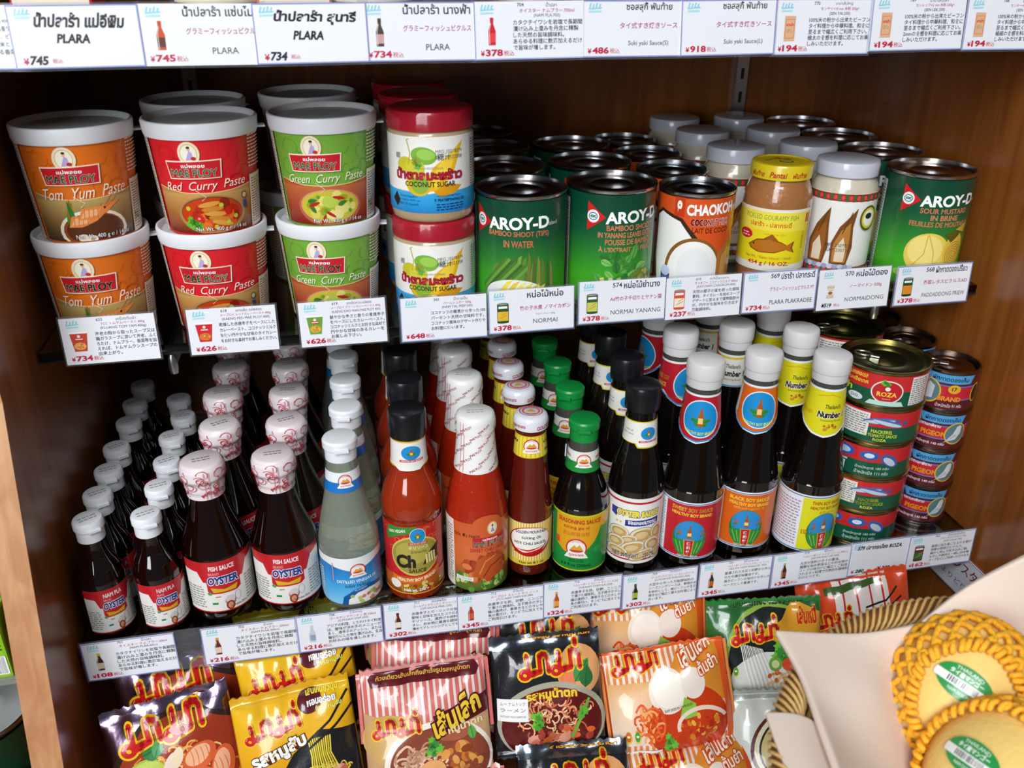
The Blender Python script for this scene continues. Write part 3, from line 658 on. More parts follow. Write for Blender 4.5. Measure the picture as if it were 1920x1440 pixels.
def season_art():
    A = Art(); A.rect(-6.4, 1.3, 6.4, 7.4, '#c8c81c'); A.rect(-6.4, 1.45, 6.4, 7.2, '#1f8a3c'); A.poly([(-2.7, 7.2), (-2.7, 4.0), (-1.6, 3.3), (.3, 3.2), (1.6, 4.5), (2.0, 5.2), (2.4, 6.3), (2.7, 7.2)], '#dfa21c'); A.poly([(2.0, 7.2), (1.8, 6.1), (2.7, 5.9), (6.4, 6.2), (6.4, 7.2)], '#dfa21c')
    A.text('SEASONING SAUCE', -.1, 6.7, '#a82418', w=4.6, h=.46, bold=.03); A.text('tương gia vị', -.4, 6.05, '#b03018', w=2.7, h=.46, bold=.02); A.text('金山鮮醬油精', -.4, 5.4, '#c04c20', w=2.8, h=.45)
    mtn_emblem(A, -.3, 3.8, 1.1); A.ell(1.9, 3.6, .38, .38, '#2c9a4c')
    A.text('6.8 fl oz (200ml)', -.3, 1.9, '#0c2c14', w=3.2, h=.42, bold=.02); A.fine(-1, 2.35, .6, 2.7, 2, '#0c4420'); A.rect(-6, 2, -3.4, 6.6, '#c8d4b0'); A.fine(-5.8, 2.2, -3.5, 6.4, 14, '#2a4a2a')
    A.rect(-2.65, 4.0, -2.2, 4.7, '#d84a2c')
    return A
def oystersauce_art():
    A = Art(); A.rect(-6.5, 1.9, 6.5, 8.5, '#edebe6'); A.rect(-6.5, 7.95, 6.5, 8.15, '#b8202a'); A.rect(-6.5, 2.2, 6.5, 2.35, '#b8202a')
    A.poly([(-2.6, 7.3), (-1.7, 7.3), (-1.9, 6.4), (-2.6, 6.6)], '#203a90'); A.text('OYSTER SAUCE', .4, 6.95, '#f0e040', w=4.6, h=.62, bold=.06, out='#1c2c78', ow=.07, res=3, sh=.08)
    A.poly([(-.9, 6.3), (2.7, 6.45), (2.7, 5.85), (-.9, 5.7)], '#1c2c80'); A.text('ซอสหอยนางรม', .9, 6.08, '#f2f2f6', w=3.0, h=.36, bold=.03); A.text('★★', -1.6, 6.0, '#d8b81c', w=.8, h=.34)
    rd = random.Random(5)
    for k, (x, y, a, r) in enumerate([(-1.6, 4.9, 1.2, .7), (.9, 4.8, 1.35, .85), (-.5, 4.3, 1.0, .5), (2.6, 4.9, .8, .9), (-1.9, 3.9, 1.1, .65), (0, 3.5, 1.4, .75), (2.2, 3.7, 1.1, .8), (-1.7, 3.0, 1.3, .55), (1.0, 2.8, 1.4, .5), (2.8, 2.7, .9, .5)]):
        ro = rd.uniform(-20, 20); A.ell(x, y, a, r, '#9a8468', n=22, rot=ro); A.ell(x+.03, y+.03, a*.93, r*.9, '#e4d8bc', n=22, rot=ro); A.ell(x+.05, y, a*.75, r*.68, '#c8a060', n=18, rot=ro); A.ell(x, y+.05, a*.5, r*.42, '#dcc088', n=14, rot=ro); A.ring(x, y, a*.55, r*.5, .04, '#8a6430', n=14, a0=20, a1=210)
    A.text('NET WEIGHT : 250 ML', .2, 2.75, '#20283c', w=4.6, h=.42, bold=.02, out='#e8dcc0', ow=.03)
    return A
def oyster_neck():
    A = Art(); A.rect(-4.6, 12.9, 4.6, 15.9, '#d8c01c'); A.rect(-4.6, 13.0, 4.6, 15.75, '#ebe8e0'); A.poly([(-.5, 13.0), (2.2, 13.0), (2.0, 12.4), (-.2, 12.4)], '#d8c01c'); A.poly([(-.4, 13.1), (2.1, 13.1), (1.9, 12.55), (-.1, 12.55)], '#ebe8e0')
    boy_disc(A, .8, 14.3, .82, .9); A.rect(-.1, 13.1, 1.7, 13.35, '#c42430'); A.text('HEALTHY BOY', .8, 13.22, '#fff', w=1.5, h=.15); A.text('with all', -1.2, 14.6, '#444', w=.9, h=.22); A.text('oyster sauce', -1.3, 14.1, '#444', w=1.3, h=.22)
    return A
def hb_art(kind):
    A = Art(); bg = {'sweet': '#c0202c', 'black': '#d8641c', 'thin': '#dcd81c'}[kind]
    A.rect(-7.6, 1.6, 7.6, 8.0, '#e6eaec'); A.rect(-7.6, 1.68, 7.6, 1.8, '#3c70b0'); A.rect(-7.6, 7.75, 7.6, 7.85, '#3c60a0'); L = -2.35 if kind != 'thin' else -.9
    A.rect(L, 1.85, 6.2, 7.7, bg); A.fine(-5.2, 2.2, L-.2, 7.4, 16, '#9aa0b0' if kind != 'thin' else '#a88aa8')
    tc = '#f0c83c' if kind != 'thin' else '#b82c20'; X = .45 if kind != 'thin' else 1.6
    t = {'sweet': 'SWEET SOY SAUCE', 'black': 'BLACK SOY SAUCE', 'thin': 'THIN SOY SAUCE'}[kind]
    A.text(t, X+.1, 7.15, tc, w=4.3 if kind != 'thin' else 3.4, h=.4, bold=.035, rot=-2); A.text('HEALTHY BOY BRAND', X+.1, 6.6, tc, w=4.3 if kind != 'thin' else 3.6, h=.36, bold=.035, rot=-2)
    if kind != 'sweet': A.text('ซีอิ๊วดำสูตร 5' if kind == 'black' else 'ซีอิ๊วขาว', X+.1, 6.15, tc, w=3.2 if kind == 'black' else 1.6, h=.3)
    y = 3.9
    A.ell(X, y, 1.75, 2.1, '#2a7a34', n=34); A.ell(X, y+.5, 1.55, 1.55, '#2c8ccc', n=30); A.rect(X-1.6, y-.55, X+1.6, y-.35, '#2a7a34')
    A.poly([(X-1.72, y-.3), (X-1.2, y-1.5), (X-.35, y-2.07), (X+.35, y-2.07), (X+1.2, y-1.5), (X+1.72, y-.3), (X+.7, y-.1), (X-.7, y-.1)], '#2f8a3c')
    for q in (-1.1, -.75, .75, 1.1): A.line([(X+q*1.25, y-.35), (X+q*.8, y-1.6)], .07, '#9ac850')
    A.poly([(X-.55, y-.1), (X+.55, y-.1), (X+.4, y-2.0), (X-.4, y-2.0)], '#c8a428'); A.poly([(X-.45, y-.15), (X+.45, y-.15), (X+.3, y-1.95), (X-.3, y-1.95)], '#c0202c'); A.text('仁', X, y-.5, '#f4efe4', h=.4, bold=.02); A.text('和', X, y-1.0, '#f4efe4', h=.4, bold=.02); A.text('醬', X, y-1.5, '#f4efe4', h=.38, bold=.02)
    A.poly([(X-.2, y+.1), (X-.25, y+.8), (X-.08, y+1.1), (X-.08, y+1.5), (X+.1, y+1.5), (X+.1, y+1.1), (X+.27, y+.8), (X+.22, y+.1)], '#9a581c'); A.rect(X-.2, y+.35, X+.2, y+.7, '#ecd498')
    for s in (-1, 1): A.blobs(X+s*1.2, y+.5, .25, .6, 8, ['#2a8a3c', '#c8483c'], .16, 3)
    if kind == 'thin': A.text('เจ', -.35, 3.9, '#c87818', w=.6, h=.5, bold=.03)
    else: A.text('NET WT. 300 ml', X, 2.0, '#f4e8d8', w=2.0, h=.2)
    return A
def hb_neck(kind):
    A = Art(); bg = {'sweet': '#b81c2c', 'black': '#d8641c', 'thin': '#d8d01c'}[kind]
    A.rect(-6.6, 15.4, 6.6, 18.5, '#e6eaea')
    P = [(-2.9, 15.5), (-2.2, 14.9), (-1.1, 14.25), (0, 14.0), (1.1, 14.25), (2.2, 14.9), (2.9, 15.5)]
    A.conv(P, '#e6eaea'); A.rect(-6.6, 15.55, 6.6, 18.3, bg); A.conv([(x*.96, y+.16) for x, y in P], bg)
    if kind != 'thin':
        A.ring(0, 15.4, 0, 0, .01, bg)
        A.line([(-6.6, 15.5), (-3.0, 15.5), (-1.2, 14.42), (0, 14.2), (1.2, 14.42), (3.0, 15.5), (6.6, 15.5)], .14, '#2c8ccc')
        if kind == 'black':
            A.rect(-5.9, 15.55, -2.3, 18.3, '#e4e2d8'); A.text("Thailand's", -4.1, 17.4, '#1c1c1c', w=1.7, h=.4, sh=.2, bold=.02); A.text('Number 1', -4.1, 16.7, '#1c1c1c', w=2.6, h=.6, bold=.04, sh=.12); A.text('Seasoning Brand', -4.1, 16.1, '#3a3a20', w=1.9, h=.25); A.rect(-5.9, 18.1, -2.3, 18.3, '#d8b81c')
        boy_disc(A, .2, 16.3, 1.9, 1.75); A.text('HEALTHY BOY BRAND', .2, 14.95, '#d8e048', w=2.9, h=.28, arc=.1, bold=.02); kind == 'sweet' and (A.text('SWEET SOY', -3.2, 16.8, '#e8c040', w=1.9, h=.4, bold=.03), A.text('SAUCE', -3.1, 16.1, '#e8c040', w=1.2, h=.4, bold=.03))
    else:
        A.text("Thailand's", .6, 16.9, '#1c1c1c', w=1.7, h=.4, sh=.2, bold=.02); A.text('Number 1', .5, 16.15, '#1c1c1c', w=2.7, h=.62, bold=.04, out='#f4efda', ow=.05, sh=.12, res=3); A.text('Seasoning Brand', .5, 15.6, '#3a3a20', w=2.0, h=.28)
        A.line([(-1.2, 17.8), (.4, 18.0), (1.4, 17.7)], .06, '#d88c1c'); A.text('with all Thai cuisine', -2.4, 16.2, '#d07818', w=2.0, h=.5); A.blobs(.3, 15.0, .8, .25, 12, ['#c8882c', '#a8641c'], .16, 3)
    return A
def roza_art(v):
    A = Art(); R = 4.4; W = R*pi
    A.rect(-W, .3, W, 3.8, '#12543c'); A.rect(-W, 2.05, W, 3.8, '#c8282c')
    if v == 0:
        A.text('ปลาแมคเคอเรล', -2.4, 3.35, '#e8d83c', w=2.9, h=.5, bold=.02); A.text('ซอสมะเขือเทศ', -2.3, 2.7, '#e8d83c', w=3.0, h=.45, bold=.02); A.text('โรซ่า', -3.3, 1.75, '#d8dc3c', w=1.8, h=.75, bold=.05)
        A.ell(1.1, 1.95, 1.55, 1.25, '#e8e4da', n=30); A.ell(1.1, 1.95, 1.42, 1.12, '#c0202c', n=30); A.herb(.9, 2.9, .5, '#3c8a34', 2); A.text('ROZA', 1.1, 1.7, '#f0d040', w=1.9, h=.5, bold=.03); A.ell(1.1, 2.3, .26, .22, '#f0ece0', n=12); A.text('TOMATO', 1.1, 1.2, '#f4d8c0', w=.8, h=.14)
        A.poly([(-.8, .45), (2.9, .45), (2.6, .95), (-.4, .95)], '#bcdcd0'); A.ell(-1.9, .9, .8, .4, '#d8dce0'); A.text('อย.', -1.9, .9, '#335', w=.9, h=.3)
        A.rect(3.4, .5, 5.8, 3.6, '#e4e0d8'); A.fine(3.55, .6, 5.6, 3.5, 12, '#777'); A.ell(-4.4, .9, .9, .35, '#4c7cb4')
    elif v == 1:
        A.rect(-4.9, .9, -.7, 3.5, '#e6e4de'); A.fine(-4.7, 1.1, -.9, 3.4, 9, '#777')
        A.text('MACKEREL', .7, 1.55, '#d0d83c', w=2.1, h=.36, bold=.03); A.text('IN TOMATO SAUCE', .6, 1.08, '#d0d83c', w=3.3, h=.34, bold=.03); A.text('ROZA', .6, .62, '#d0d83c', w=1.3, h=.32, bold=.03)
        for x, y, r in ((.3, 2.75, 8), (1.1, 2.6, -12)):
            A.ell(x, y, 1.6, .34, '#4a6cb0', rot=r, n=18); A.ell(x, y-.08, 1.5, .2, '#c4ccd8', rot=r, n=18); A.poly([(x+1.4, y), (x+2.0, y+.35), (x+1.9, y-.3)], '#3a5aa0')
    else:
        A.barcode(-3.9, .6, -1.9, 1.6); A.poly([(-4.1, 1.75), (-1.7, 1.75), (-1.7, 1.95), (-4.1, 1.95)], '#bcdcd0')
        A.ell(-2.2, 2.9, 1.1, .62, '#2c5ca8'); A.ell(-2.2, 2.9, .7, .35, '#b0cce8'); A.ell(.4, 2.8, .95, .5, '#2c5ca8'); A.ell(.4, 2.8, .5, .28, '#d0e0f0'); A.ell(2.5, 2.3, 1.1, .6, '#3c5c9c', rot=-35); A.ell(2.5, 2.2, .8, .35, '#c0c8d4', rot=-35)
        A.text('น้ำหนักสุทธิ 185 กรัม', .9, 1.35, '#c8dcd0', w=3.4, h=.42, bold=.01); A.text('น้ำหนักเนื้อ 111 กรัม', .9, .8, '#c8dcd0', w=3.4, h=.42, bold=.01)
    return A
def pigeon_art(v):
    A = Art(); R = 2.95; W = R*pi; A.rect(-W, .35, W, 4.35, '#5a1a20')
    A.poly([(-2.4, 4.3), (2.6, 4.3), (2.2, 3.35), (-2.0, 3.35)], '#4c9cd0'); A.text('ผักกาดดองเค็ม', .1, 3.85, '#14203c', w=3.6, h=.55, bold=.02)
    A.rect(-W, 1.6, W, 3.0, '#c02430'); A.rect(-W, 3.0, W, 3.12, '#4c7cc0'); A.rect(-W, 1.48, W, 1.6, '#4c7cc0')
    if v:
        A.text('ตรานกพิราบ', -1.1, 3.0, '#f0ecea', w=2.2, h=.36, bold=.02); A.text('PIGEON', -.6, 2.1, '#e88c28', w=2.6, h=.62, bold=.05, out='#7a1c18', ow=.04); A.ell(1.7, 2.2, 1.25, 1.3, '#d8b428', n=28); A.ell(1.7, 2.2, 1.12, 1.17, '#587a80', n=28)
        A.poly([(.7, 1.3), (1.4, 2.2), (1.7, 3.0), (2.0, 3.2), (2.3, 3.0), (2.3, 2.2), (1.8, 1.5)], '#d4d6da'); A.poly([(.5, 1.1), (1.6, 2.2), (1.9, 1.9)], '#b8bcc4'); A.text('น้ำหนักสุทธิ 140 กรัม', -.9, .9, '#f0e8e8', w=3.2, h=.45, bold=.01)
    else:
        A.ell(-1.9, 2.2, 1.3, 1.4, '#d8b428', n=28); A.ell(-1.9, 2.2, 1.15, 1.25, '#587a80', n=28); A.poly([(-2.6, 1.2), (-2.5, 2.4), (-1.9, 3.2), (-1.3, 2.8), (-1.4, 1.4)], '#c4c8cc'); A.text('BRAND', .3, 1.6, '#e88c28', w=2.3, h=.55, bold=.05, out='#7a1c18', ow=.04); A.ell(.6, 2.75, .62, .5, '#d8a828'); A.text('17', .6, 2.75, '#6a1c18', w=.5, h=.42, bold=.04); A.text('น้ำหนักเนื้อ 91 กรัม', .4, .85, '#f0e8e8', w=2.6, h=.42)
        A.ell(3.2, 2.2, .7, 1.1, '#d8b428', n=20); A.ell(3.2, 2.2, .55, .95, '#202020', n=20)
    A.rect(-4.6, .5, -3.2, 4.2, '#e6e2e4'); A.fine(-4.5, .6, -3.3, 4.1, 12, '#555')
    return A

# ---- price cards
FISH = ['カタクチイワシを岩塩で長期間', '漬け込み上澄みを丹念に精製', 'した天然の旨味調味料。', 'あらゆる料理に数滴加えるだけ', 'で旨味が増します。']
SWEET = ['赤唐辛子を酢、砂糖、ニンニク', 'で漬けた調味料。玉子焼きのタレ', '鶏の唐揚げ、春巻きなどのタレや', '魚の煮付け、キンピラに加えても', 'ご利用頂けます。']
def NOOD(t): return ['100%米の粉から出来たビーフン', 'タイ料理から中華料理、和食に', '至るまで幅広くご利用下さい。', t+'の食感を料理に応じてお楽', 'しみいただけます。']
# level, left x, right x, bottom z left, bottom z right, border, number, Thai, red line, bracket line, body, price, picture, label
CARDS = [
 ('t', 5.9, 11.6, 0, 1, '', '', '  香り米.400g', '(KHAO HOM MALI.400g)', ['タイで食べられている香り米の', 'カレー、カオパッ、ピラフ', 'など、より日本米として', 'お気軽になれる香菜鍋'], '', None, 'price card cut off by the photo\'s left edge, top shelf row'),
 ('t', 11.0, 19.65, 0, 2, '', 'H', 'น้ำปลาร้า แม่อีพิม', 'PLARA', [], '745', None, 'handwritten price card reading 745 yen, black pen, top row'),
 ('t', 19.55, 28.2, 0, 0, '', 'น้ำปลาร้า แซ่บไมค์', 'グラミーフィッシュピクルス', 'PLARA', None, '745', ('bottle', '#c8481c', '#5a2c1c'), 'printed 745 yen price card with orange bottle picture, top row'),
 ('t', 27.4, 35.6, 0, 2, '', 'H', 'น้ำปลาร้า สุนารี', 'PLARA', [], '734', None, 'handwritten price card reading 734 yen, top row'),
 ('t', 35.1, 43.7, 0, 2, '', 'น้ำปลาร้า นางฟ้า', 'グラミーフィッシュピクルス', 'PLARA', None, '734', ('bottle', '#4a3c34', '#c8a09a'), 'printed 734 yen price card with dark bottle picture, top row'),
 ('t', 43.6, 52.2, 0, 1, '704', 'น้ำปลา', 'オイスター ナムプラー.700ml', '(NAM PLA.700)', FISH, '378', ('bottle', '#c8202c', '#e84040'), 'price card numbered 704 with red bottle picture, top row'),
 ('t', 52.1, 60.3, 0, 2, '', 'ซอสสุกี้ พันท้าย', 'タイ式すき焼きソース', 'Suki yaki Sauce(S)', None, '486', None, 'price card for small suki yaki sauce, 486 yen, top row'),
 ('t', 60.2, 68.3, 0, 2, '', 'ซอสสุกี้ พันท้าย', 'タイ式すき焼きソース', 'Suki yaki Sauce(L)', None, '918', None, 'price card for large suki yaki sauce, 918 yen, top row'),
 ('t', 68.2, 76.8, -.1, 1, '770', 'มาม่าเส้นใหญ่', 'センヤイ<10 mm 米粉 200g>', '(SEN YAI.200)', NOOD('極太'), '194', ('bag',), 'price card numbered 770 with noodle bag picture, top row'),
 ('t', 76.8, 85.4, .1, 1, '769', 'มาม่าเส้นเล็ก', 'センレック<2 mm 米粉 200g>', '(SEN LEK.200)', NOOD('2mm'), '194', ('bag',), 'price card numbered 769, second noodle bag card from the right, top row'),
 ('t', 85.6, 94.2, 0, 1, '768', 'มาม่าเส้นหมี่', 'センミー<細麺 米粉 200g>', '(SEN MEE.200)', NOOD('極細'), '194', ('bag',), 'price card numbered 768 at the right end of top row'),
 ('m', 8.25, 15.95, 0, 0, '623', 'เครื่องต้มยำ', 'TCC トムヤムペースト.400g', '(KLUANG TOM YAM.400g)', ['海老の殻から取ったスープ又は', '鶏ガラスープに溶いて海老、ふく', 'ろたけ、ナムプラー、香菜等を加', 'えれば、トムヤムクンスープの', '出来上がり。'], '734', ('tub', '#c8402c', '#e8a04c'), 'price card numbered 623 under the orange tubs'),
 ('m', 18.55, 26.1, 0, 0, '618', 'แกงเผ็ด แม่พลอย', 'メープロイ レッドカレーペースト.400g', '(KAENG PED MAE PLOY.400)', ['乾燥した赤唐辛子をペースにした', 'カレーペースト、ココナッツミルク', 'を使い円やかな甘味のタイカレー', 'をお好きな具材でお楽しみください。'], '626', ('tub', '#d0202c', '#d87828'), 'price card numbered 618 under the red tubs'),
 ('m', 28.1, 35.8, 0, 0, '619', 'แกงเขียวหวาน แม่พลอย', 'メープロイ グリーンカレーペースト.400g', '(KAENG KIAO WAN MAE PLOY.400)', ['鮮やかな辛さと香りの青唐辛子', 'をペースにしたカレーペースト。', 'ココナッツミルクとお好きな具材で', '円やかな甘味のあるカレーを', 'お楽しみ下さい。'], '626', ('tub', '#6aa038', '#d8a838'), 'price card numbered 619 under the green tubs'),
 ('m', 37.1, 45.1, -.3, 1, '565', 'น้ำตาลปี๊บ', 'パームシュガー 500g', '(NAM TAL PEEP.500)', ['ココナッツの樹液から作った100', 'パーセント天然の甘味料です。', 'ココナッツ風味のデザート作りや', 'お料理に使います。'], '648', None, 'price card numbered 565 under the sugar jars'),
 ('m', 45.3, 53.5, -.1, 1, '', 'หน่อไม้หน่อ', '竹の子水煮 ノマイカポン', 'NORMAI', None, '378', ('can', '#2a4a2c', '#e0b838'), 'unnumbered 378 yen price card under the first green can'),
 ('m', 53.95, 62.6, .15, 1, '574', 'หน่อไม้ย่านาง', 'Ad竹の子千切りとヤナン葉', 'NORMAI YANANG', None, '378', ('can', '#3a5a34', '#c8cc60'), 'price card numbered 574 under the second green can'),
 ('m', 62.7, 70.4, 0, 0, '610', 'กะทิน้ำชาวเกาะ', 'チャオコー ココナッツミルク 400ml', '(KATI NAM CHAOKOH.400)', ['天然の椰子の実を絞った調味', '素材。タイカレーを始めスープ', 'デザートに至るまで植物脂肪分', 'が、円やかな旨味を引き出す', '万能調味料。'], '237', ('can', '#d0502c', '#f0e4d4'), 'price card numbered 610 under the orange coconut milk can'),
 ('m', 70.65, 78.55, 0, 2, '569', 'ปราร้า ปลากระดี่', 'グラミーフィッシュピクルス PT', 'PLARA PLAKRADEE', None, '734', None, 'lavender bordered price card numbered 569 below the pickled fish jar'),
 ('m', 78.75, 86.6, -.25, 0, '570', 'หน่อไม้ดอง', 'ノーマイドン 500g', 'NORMAIDONG', None, 'H519', ('jar',), 'price card numbered 570 below the white capped bamboo jar'),
 ('m', 87.4, 95.9, -.45, 2, '568', 'ผักกาดดองเปรี้ยว', '芥菜レタスピクルスAD', 'PADDADDONG PRIEW', None, '378', ('can', '#1c4a2c', '#e08828'), 'price card numbered 568 at the right end of middle row'),
 ('l', 6.25, 14.3, 0, 2, '701', 'น้ำปลา', 'オイスター ナムプラー.60ml', '(NAM PLAA.60cc)', FISH, '108', ('bottle', '#3a1c14', '#d8c4a4', '#d8b41c'), 'price card numbered 701 below the small fish sauce bottles'),
 ('l', 16.55, 25.25, -.1, 2, '702', 'น้ำปลา', 'オイスター ナムプラー.200ml', '(NAM PLAA.200cc)', FISH, '216', ('bottle', '#6a2014', '#e0c8b0', '#d8941c'), 'price card numbered 702 below the large fish sauce bottles'),
 ('l', 25.2, 33.2, 0, 2, '708', 'น้ำส้มสายชู', 'ゴールデンマウンテン 酢.200ml', '(G.M.NAM SOM.200)', ['アジアの料理、とりわけタイ料理', 'は、酸味が決め手のメニューが', '多く、唐辛子のアッシュ、または', '輪切りにした物を漬け込み、各自', 'お好みの味を楽しみます。'], '216', ('bottle', '#c4ccd0', '#88a0c0'), 'price card numbered 708 below the clear vinegar bottle'),
 ('l', 33.3, 41.0, .05, 2, '711', 'ซอสพริก', 'ゴールデンマウンテン チリソース.2', '(GM SAUCE PRIK.230)', ['赤唐辛子とガーリックの旨味', '酸味と甘味を加えたコクのある', 'チリソース。唐揚げや卵料理', 'タレ、炒め物に最適な調味料', '薄めてドレッシングとしても使'], '302', ('bottle', '#5a1c14', '#e8e0d0'), 'price card numbered 711 below the black capped chili sauce'),
 ('l', 40.45, 49.15, .05, 2, '712', 'น้ำจิ้มไก่', 'メープロイ スィート チリ ソース', '(TCC.NAM CHIM KAI.280)', SWEET, '345', ('bottle', '#a83824', '#c85a3c', '#e0e0e4'), 'price card numbered 712 below the sweet chili sauce'),
 ('l', 49.05, 57.2, .1, 2, '716', 'น้ำจิ้มไก่', 'ヘルシーボーイ スィート チリ ソース.250', '(H.B.NAM CHIM KAI.250)', SWEET, '324', ('bottle', '#b84c1c', '#e89c3c', '#d8a048'), 'price card numbered 716 below the green capped seasoning sauce'),
 ('l', 57.3, 65.3, -.1, 2, '709', 'ซอสภูเขา', 'ゴールデンマウンテン シーズニングソース', '(G.M.SAUCE PUKHAO.200)', ['大豆から作った万能調味料の', 'シーズニングソースは、野菜炒め', 'を始めとして、焼ビーフンや玉子', '焼きなど幅広く様々な料理によく', 'あいます。'], '302', ('bottle', '#241c14', '#a0b02c', '#2c5c2c'), 'price card numbered 709 below the oyster sauce'),
 ('l', 65.5, 73.5, 0, 2, '721', 'ซีอิ๊วดำหวาน', 'ヘルシーボーイ ブラック スウィート ソース', '(SEE EW DAM WAN.LEK 300)', ['厳選された大豆と砂糖から作ら', 'れた中濃甘味醤油です。', '焼きビーフンの味付けやタレの', 'ベースとして最適です。'], '345', ('bottle', '#20302c', '#c0581c', '#d8b070'), 'price card numbered 721 below the sweet soy sauce bottles'),
 ('l', 73.6, 82.5, .05, 2, '719', 'ซีอิ๊วขาว', 'ヘルシーボーイ シイビーソース 300 cc', '(SEE EW KAO LEK.300)', ['大豆が原料のタイの醤油。', '麺類を始め野菜などの炒め物や', 'スープの味付けに幅広くご利用', 'されるタイ料理で代表的な調味料', 'のひとつです。'], '345', ('bottle', '#38241c', '#8a4c24', '#b89c7c'), 'price card numbered 719 below the yellow labelled soy sauce'),
 ('l', 82.3, 90.0, .15, 2, '', 'H', '579 ปลากระป๋อง ROZA', '', [], '280 ', None, 'handwritten price card numbered 579 below the fish can stack'),
 ('l', 89.3, 97.2, .1, 2, '562', 'ผักกาดเค็มไทย', 'クキレタスピクルス.145g', '(KEM CHAI.145)', ['高菜に似た歯ごたえの食感が', '特徴の野菜のピクルス。', '細かく刻んで炊き込みご飯、', 'もやしや豚肉と一緒に炒め物', 'スープなどにご利用いただけます。'], '162', ('can', '#6a1c1c', '#2c6a34'), 'price card numbered 562 at the right end of lower row'),
]
def hand(A, t, x, y, w, h, c='#141420'): A.text(t, x, y, c, w=w, h=h, sh=.18, bold=.04, rot=-1.5)
def picture(A, p, x, y, s=1.0):
    k = p[0]
    if k == 'bottle':
        cap = p[3] if len(p) > 3 else p[1]
        A.poly([(x-.27, y-.95), (x+.27, y-.95), (x+.29, y+.05), (x+.12, y+.55), (x+.11, y+.95), (x-.11, y+.95), (x-.12, y+.55), (x-.29, y+.05)], p[1]); A.rect(x-.13, y+.7, x+.13, y+1.0, cap); A.rect(x-.275, y-.75, x+.275, y-.1, p[2]); A.line([(x-.18, y-.9), (x-.2, y+.1), (x-.07, y+.6)], .05, '#d8ccc4')
    elif k == 'tub':
        A.poly([(x-.5, y-.85), (x+.5, y-.85), (x+.72, y+.8), (x-.72, y+.8)], p[1]); A.rect(x-.78, y+.75, x+.78, y+.92, '#f6f6f6'); A.ell(x, y+.5, .13, .14, '#f2e8d8', n=10); A.rect(x-.36, y+.12, x+.36, y+.38, '#c8242c'); A.rect(x-.3, y+.2, x+.3, y+.3, '#f0d8c8'); A.ell(x, y-.38, .5, .34, p[2], n=16); A.blobs(x, y-.38, .35, .2, 8, ['#f0c060', '#c8602c', '#6a8a2c'], .1, 2)
    elif k == 'can':
        A.rect(x-.55, y-.95, x+.55, y+.85, p[1]); A.ell(x, y+.85, .55, .12, '#8a8c88', n=16); A.ell(x, y-.95, .55, .1, p[1], n=16); A.rect(x-.5, y-.8, x+.5, y+.1, p[2]); A.rect(x-.42, y+.4, x+.42, y+.62, '#f4f4f0')
        for q in range(4): A.line([(x-.4+q*.1, y-.7+q*.15), (x+.4, y-.4+q*.15)], .07, '#c89020' if q % 2 else p[2])
    elif k == 'jar':
        A.rect(x-.4, y-.8, x+.4, y+.5, '#cfc3a8'); A.rect(x-.34, y+.5, x+.34, y+.72, '#e8e8ea'); A.rect(x-.4, y-.45, x+.4, y+.2, '#e9e6e0'); A.ell(x, y-.25, .25, .18, '#a86428', n=10); A.text('TONG', x, y+.05, '#24407a', w=.6, h=.14)
    else:
        A.rect(x-.48, y-.95, x+.48, y+.95, '#dcb088'); A.frame(x-.4, y-.75, x+.4, y+.7, .04, '#d86a4c'); A.text('มาม่า', x, y+.3, '#d83c2c', w=.62, h=.28, bold=.05); A.fine(x-.25, y-.3, x+.25, y, 3, '#a88a70')
